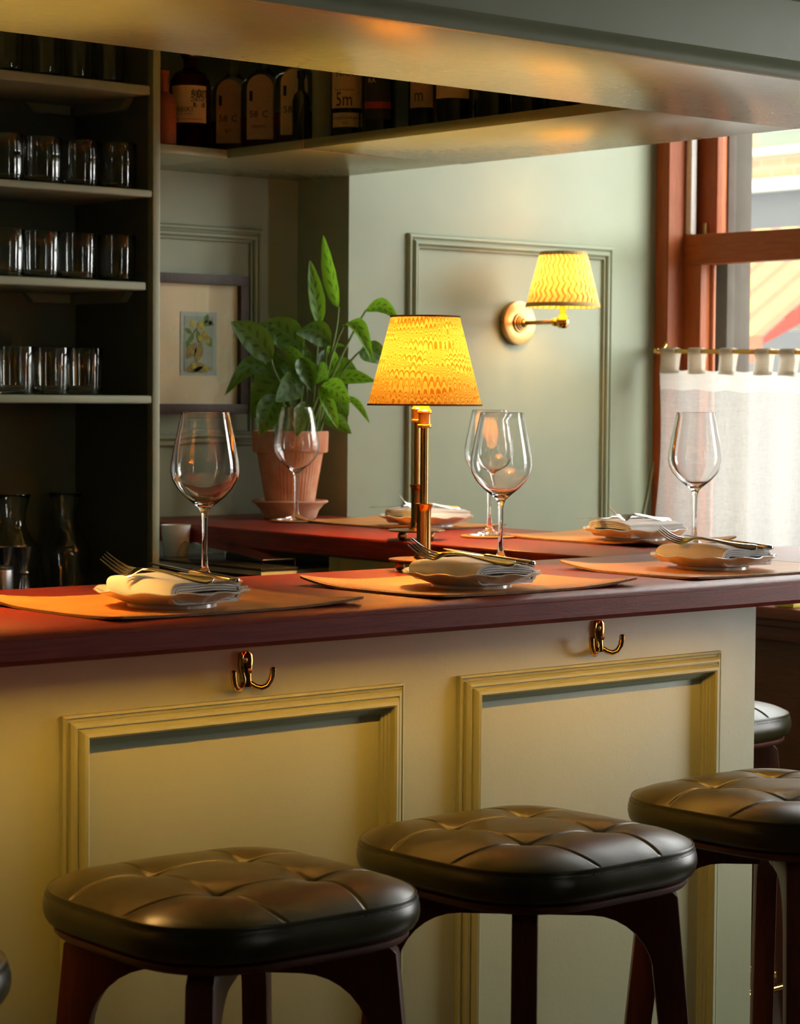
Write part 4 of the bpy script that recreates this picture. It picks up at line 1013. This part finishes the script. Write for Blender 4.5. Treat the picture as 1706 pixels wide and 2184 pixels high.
def make_napkin(label, loc, rz, seed=0):
    """folded linen: folded edge at -x, layered open end at -y"""
    t = thing('napkin', label, 'napkin', loc, rz, 'folded linen napkins')
    rnd = random.Random(seed); W_, Ln, H = .114, .148, .0330
    nl = 26
    def wave(x, y, z):
        k = z/H; e = abs(y)/(Ln/2)
        dz = .0016*sin(y*38+seed)*k+.0012*sin(x*55+seed*2)*k-.005*k*max(0, x/(W_/2))**2-.003*k*e*e
        dx = .0022*sin(y*30+seed+z*60); dy = .003*sin(x*40+seed+z*90)
        return (x+dx, y+dy*(e > .9), z+dz)
    m = MB()
    def sheet(poly):     # closed cross-section polygon (x,z) extruded along y
        k = len(poly); vs = []
        for j in range(nl+1):
            y = (j/nl-.5)*Ln
            for (x, z) in poly: vs.append(wave(x, y, z))
        m.add(vs, [(j*k+i, j*k+(i+1) % k, (j+1)*k+(i+1) % k, (j+1)*k+i) for j in range(nl) for i in range(k)]+[tuple(range(k)), tuple(range(nl*k+k-1, nl*k-1, -1))])
    def cshape(x0, x1, z0, z1, th, xr=None):
        r = (z1-z0)/2; zc_ = (z0+z1)/2; out = [(x1, z0)]; N = 12
        cxo = x0+r
        for q in range(5): out.append((x1+(cxo-x1)*(q+1)/5, z0))
        for q in range(1, N): a = -pi/2-pi*q/N; out.append((cxo+r*cos(a), zc_+r*sin(a)))
        for q in range(6): out.append((cxo+(x1-cxo)*q/5, z1))
        inn = []
        ri = r-th
        for q in range(6): inn.append((x1+(cxo-x1)*q/5, z1-th))
        for q in range(1, N): a = pi/2+pi*q/N; inn.append((cxo+ri*cos(a), zc_+ri*sin(a)))
        for q in range(6): inn.append((cxo+(x1-cxo)*q/5, z0+th))
        return out+inn
    sheet(cshape(-W_/2, W_/2, 0, H, .0034))
    sheet(cshape(-W_/2+.0045, W_/2-.003, .0042, H-.0042, .0030))
    sheet(cshape(-W_/2+.0095, W_/2-.006, .0082, H-.0082, .0028))
    sheet(cshape(-W_/2+.0140, W_/2-.004, .0120, H-.0120, .0026))
    # closing fold on the other side
    sheet([(W_/2-.012-x, z) for x, z in [(0, .001), (-.010, .002), (-.015, .008), (-.0165, H/2), (-.015, H-.009), (-.009, H-.003), (0, H-.0005), (0, H-.0035), (-.008, H-.007), (-.012, H/2), (-.009, .007), (0, .004)]])
    m.build('cloth', 'napkin', t, 55)
    return t
def loft_path(m, rows, n=10):   # rows: (s, z, halfwidth, halfthick)
    m.loft([((s, 0, z), (0, 1, 0), (0, 0, 1), a, b_, 2.6) for s, z, a, b_ in rows], n)
def make_fork(label, loc, rz, group='dinner forks', pitch_=0):
    t = thing('fork', label, 'fork', loc, rz, group)
    Rm = Matrix.Rotation(pitch_, 4, 'Y') @ Matrix.Rotation(radians(-30), 4, 'X') @ Matrix.Scale(.87, 4)
    m = MB(); loft_path(m, [(-.098, .0030, .004, .0015), (-.096, .0028, .0078, .0024), (-.088, .0026, .0096, .0026), (-.070, .0032, .0080, .0024), (-.045, .0056, .0056, .0022), (-.015, .0105, .0036, .0021), (.010, .0130, .0032, .0020), (.024, .0115, .0040, .0018), (.033, .0080, .0085, .0016), (.040, .0050, .0122, .0014), (.047, .0032, .0128, .0013), (.0495, .0032, .0126, .0012)])
    hd = m.xf(Rm).build('handle', 'cutlery', t, 60)
    for k in range(4):
        y = (-1.5+k)*.0066
        MB().loft([((s, y, z), (0, 1, 0), (0, 0, 1), a, b_, 2.4) for s, z, a, b_ in [(.0475, .0032, .0024, .0012), (.060, .0050, .0020, .0012), (.074, .0125, .0018, .0011), (.086, .0225, .0016, .0010), (.092, .0290, .0009, .0007)]], 8).xf(Rm).build('tine', 'cutlery', t, 60)
    return t
def make_knife(label, loc, rz, group='table knives', pitch_=0):
    t = thing('knife', label, 'knife', loc, rz, group); Rm = Matrix.Rotation(pitch_, 4, 'Y') @ Matrix.Scale(.88, 4)
    m = MB(); loft_path(m, [(-.112, .004, .003, .0020), (-.110, .004, .0072, .0042), (-.100, .004, .0084, .0050), (-.070, .004, .0068, .0046), (-.035, .004, .0052, .0040), (-.012, .004, .0046, .0038), (-.004, .004, .0060, .0042), (0, .004, .0062, .0030)])
    m.xf(Rm).build('handle', 'cutlery', t, 60)
    m = MB(); loft_path(m, [(0, .004, .0060, .0014), (.02, .004, .0085, .0012), (.06, .004, .0092, .0010), (.088, .004, .0080, .0009), (.098, .004, .0045, .0008), (.102, .004, .0008, .0005)], 8)
    m.xf(Rm).build('blade', 'cutlery', t, 60); return t
pl0 = make_plate(); first = True
where = {'a': 'nearest the camera at the left', 'b': 'in the middle of the front counter', 'c': 'at the right end of the front counter', 'd': 'behind the two lamps on the return counter', 'e': 'below the sconce on the return counter'}
PC = {'a': (1.795, 2.562), 'b': (2.338, 2.562), 'c': (2.925, 2.606), 'd': (3.352, 3.822), 'e': (3.385, 3.224)}
for key, (x, y) in PC.items():
    zp = ZT+.0040; rot = 0 if key in 'abc' else pi/2; sd = 'abcde'.index(key)
    lab = 'white scalloped side plate %s' % where[key]
    if first: pl0.location = (x, y, zp); pl0.matrix_basis = Matrix.Translation((x, y, zp)); tag(pl0, lab, 'plate', 'scalloped side plates'); first = False
    else: dup(pl0, (x, y, zp), .3*sd, lab, 'scalloped side plates')
    zn = zp+.0075
    if key in 'abc':
        make_napkin('white folded napkin on the plate %s' % where[key], (x+.004, y+.004, zn), radians(1-sd), sd)
        d = radians(113+2*sd)
        make_knife('steel table knife on the napkin %s' % where[key], (x+.040, y+.012, zn+.0325), radians(93+sd), pitch_=radians(-4))
        make_fork('steel fork on the napkin %s' % where[key], (x-.030, y-.012, zn+.0335), d, pitch_=radians(-3))
    else:
        make_napkin('white folded napkin on the plate %s' % where[key], (x+.004, y+.004, zn), radians(-90), sd)
        d = radians(180)
        make_knife('steel table knife on the napkin %s' % where[key], (x-.045, y+.03, zn+.0325), d, pitch_=radians(0))
        make_fork('steel fork on the napkin %s' % where[key], (x-.006, y-.012, zn+.0335), d-radians(6), pitch_=radians(-3))

# ------------------------------------------------------------------ bar stools
def make_stool():
    t = thing('bar_stool', '', 'stool'); a = .191; kk = .34; S_ = .36
    z0 = .7685
    def mp(x, y): return a*x*sqrt(1-kk*y*y*y*y), a*y*sqrt(1-kk*x*x*x*x)
    def top(u, v):
        x, y = u*2-1, v*2-1; X, Y = mp(x, y); e = max(abs(x), abs(y))
        z = z0+.021*(1-abs(x)**5)*(1-abs(y)**5)
        g = 0
        for s in (-S_, S_): g = max(g, exp(-((x-s)/.011)**2), exp(-((y-s)/.011)**2))
        z -= .0030*g*(1-e**30)
        pf = 0
        for s in (-S_, S_): pf = max(pf, exp(-((x-s)/.13)**2), exp(-((y-s)/.13)**2))
        z -= .0009*pf
        for sx in (-S_, S_):
            for sy in (-S_, S_):
                d2 = (x-sx)**2+(y-sy)**2; z -= .0080*exp(-d2/.026)+.003*exp(-d2/.002)
        return (X, Y, z)
    N = 110
    MB().grid(top, 180, 180).build('seat_top', 'seat_leather', t, 70)
    def ring(th):    # boundary point of the top by perimeter parameter
        q = th*4; i = int(q) % 4; f = q-int(q); s = f*2-1
        x, y = [(s, -1), (1, s), (-s, 1), (-1, -s)][i]; return mp(x, y)
    prof = [(0, 0), (.0018, .0006), (.0030, -.0012), (.0022, -.0030), (.0045, -.008), (.0065, -.015), (.0070, -.023), (.0052, -.032), (.0012, -.0385), (-.006, -.0420), (-.016, -.0432)]
    n = 220; vs = []; P0 = [Vector((*ring(i/n), 0)) for i in range(n)]
    nr = []
    for i in range(n):
        d = (P0[(i+1) % n]-P0[i-1]).normalized(); nr.append(Vector((d.y, -d.x, 0)))
    for (o, z) in prof:
        for i in range(n): p = P0[i]+nr[i]*o; vs.append((p.x, p.y, z0+z+.0002))
    m = MB(); m.add(vs, [(k*n+i, k*n+(i+1) % n, (k+1)*n+(i+1) % n, (k+1)*n+i) for k in range(len(prof)-1) for i in range(n)])
    m.build('seat_band', 'seat_leather', t, 60)
    m = MB(); per = 190
    for k in range(per):
        for (o, z, s) in ((.0040, -.0066, .42),):
            i = k/per*n; i0 = int(i) % n; i1 = int(i+n/per*s) % n
            p = P0[i0]+nr[i0]*o; q = P0[i1]+nr[i1]*o
            if (p-q).length < 1e-5: q = P0[(i0+1) % n].lerp(P0[i0], .4)+nr[i0]*o
            d = (q-p).normalized()
            m.loft([(p+UP*(z0+z), nr[i0], UP, .0006, .0006, 2), (q+UP*(z0+z), nr[i1], UP, .0006, .0006, 2)], 5)
    o = m.build('stitching', 'stitch_dark', t, 60); o['kind'] = 'stuff'
    # plywood base
    vs = []; prof2 = [(-.017, -.0434), (-.009, -.0436), (-.006, -.0455), (-.006, -.0500), (-.010, -.0545), (-.02, -.0568)]
    for (o_, z) in prof2:
        for i in range(n): p = P0[i]+nr[i]*o_; vs.append((p.x, p.y, z0+z))
    m = MB(); m.add(vs, [(k*n+i, k*n+(i+1) % n, (k+1)*n+(i+1) % n, (k+1)*n+i) for k in range(len(prof2)-1) for i in range(n)]+[tuple(range(5*n, 6*n))])
    m.build('seat_base', 'ply', t, 50)
    zt = z0-.057; dt, df = .200, .268        # diagonal reach of the legs at the top and on the floor
    for k, a_ in enumerate((pi/4, 3*pi/4)):    # two crossing arched frames under the seat
        top_ = zt-(.0 if k == 0 else .0006); Rz = Matrix.Rotation(a_, 4, 'Z')
        for s_ in (-1, 1):
            def ox(z): return dt+(df-dt)*(top_-z)/top_           # outer edge of the leg
            def ix(z): return ox(z)-.044*(1-.30*(top_-z)/top_)   # inner edge below the bend
            pts = [(.03, top_), (ox(top_)-.012, top_), (ox(top_-.012), top_-.012)]
            pts += [(ox(z), z) for z in (.5, .3, .1, 0)] + [(ix(z), z) for z in (0, .1, .3, .5)]
            Rr = .082; zb = top_-.040; xc = ix(zb-Rr)-Rr
            pts += [(xc+Rr*cos(t_), zb-Rr+Rr*sin(t_)) for t_ in [pi/2*q/8 for q in range(9)]] + [(.03, zb)]
            m = MB().extrude([(s_*x, z) for x, z in pts], 1, -.0165, .0165).xf(Rz); m.build('leg', 'stool_wood', t, 40, .004, 2)
        MB().box(-.0295 if k == 0 else -.0295, .0295, -.0165, .0165, top_-.040, top_).xf(Rz).build('cross_joint', 'stool_wood', t, 0) if k == 0 else None
    lt = dt/sqrt(2)-.01; lf_ = df/sqrt(2)-.01
    q = lt+(lf_-lt)*.62; pts = []; rr = .03
    for (cx, cy_, a0) in ((q-rr, q-rr, 0), (-q+rr, q-rr, pi/2), (-q+rr, -q+rr, pi), (q-rr, -q+rr, 1.5*pi)):
        for i in range(7): a_ = a0+i/6*pi/2; pts.append((cx+rr*cos(a_)+.017*cos(a0+pi/4)*1.2, cy_+rr*sin(a_)+.017*sin(a0+pi/4)*1.2, .255))
    pts.append(pts[0])
    MB().tube(pts, .0085, 12, False).build('foot_rail', 'brass_polished', t)
    return t
st = make_stool(); G = 'green leather bar stools'
st.location = (1.644, 2.222, 0); st.matrix_basis = Matrix.Translation((1.644, 2.222, 0)) @ Matrix.Rotation(radians(-1.5), 4, 'Z'); tag(st, 'tufted dark green leather stool nearest the camera at lower left', 'stool', G)
dup(st, (2.131, 2.222, 0), radians(1), 'tufted dark green leather stool in the middle of the row', G)
dup(st, (2.655, 2.225, 0), radians(2), 'tufted dark green leather stool cut by the right edge of the picture', G)
dup(st, (1.075, 2.215, 0), radians(3), 'dark green leather stool of which only a corner shows at the left edge', G)
dup(st, (3.236, 2.985, 0), radians(2), 'grey-green leather stool tucked under the return counter by the window', G)
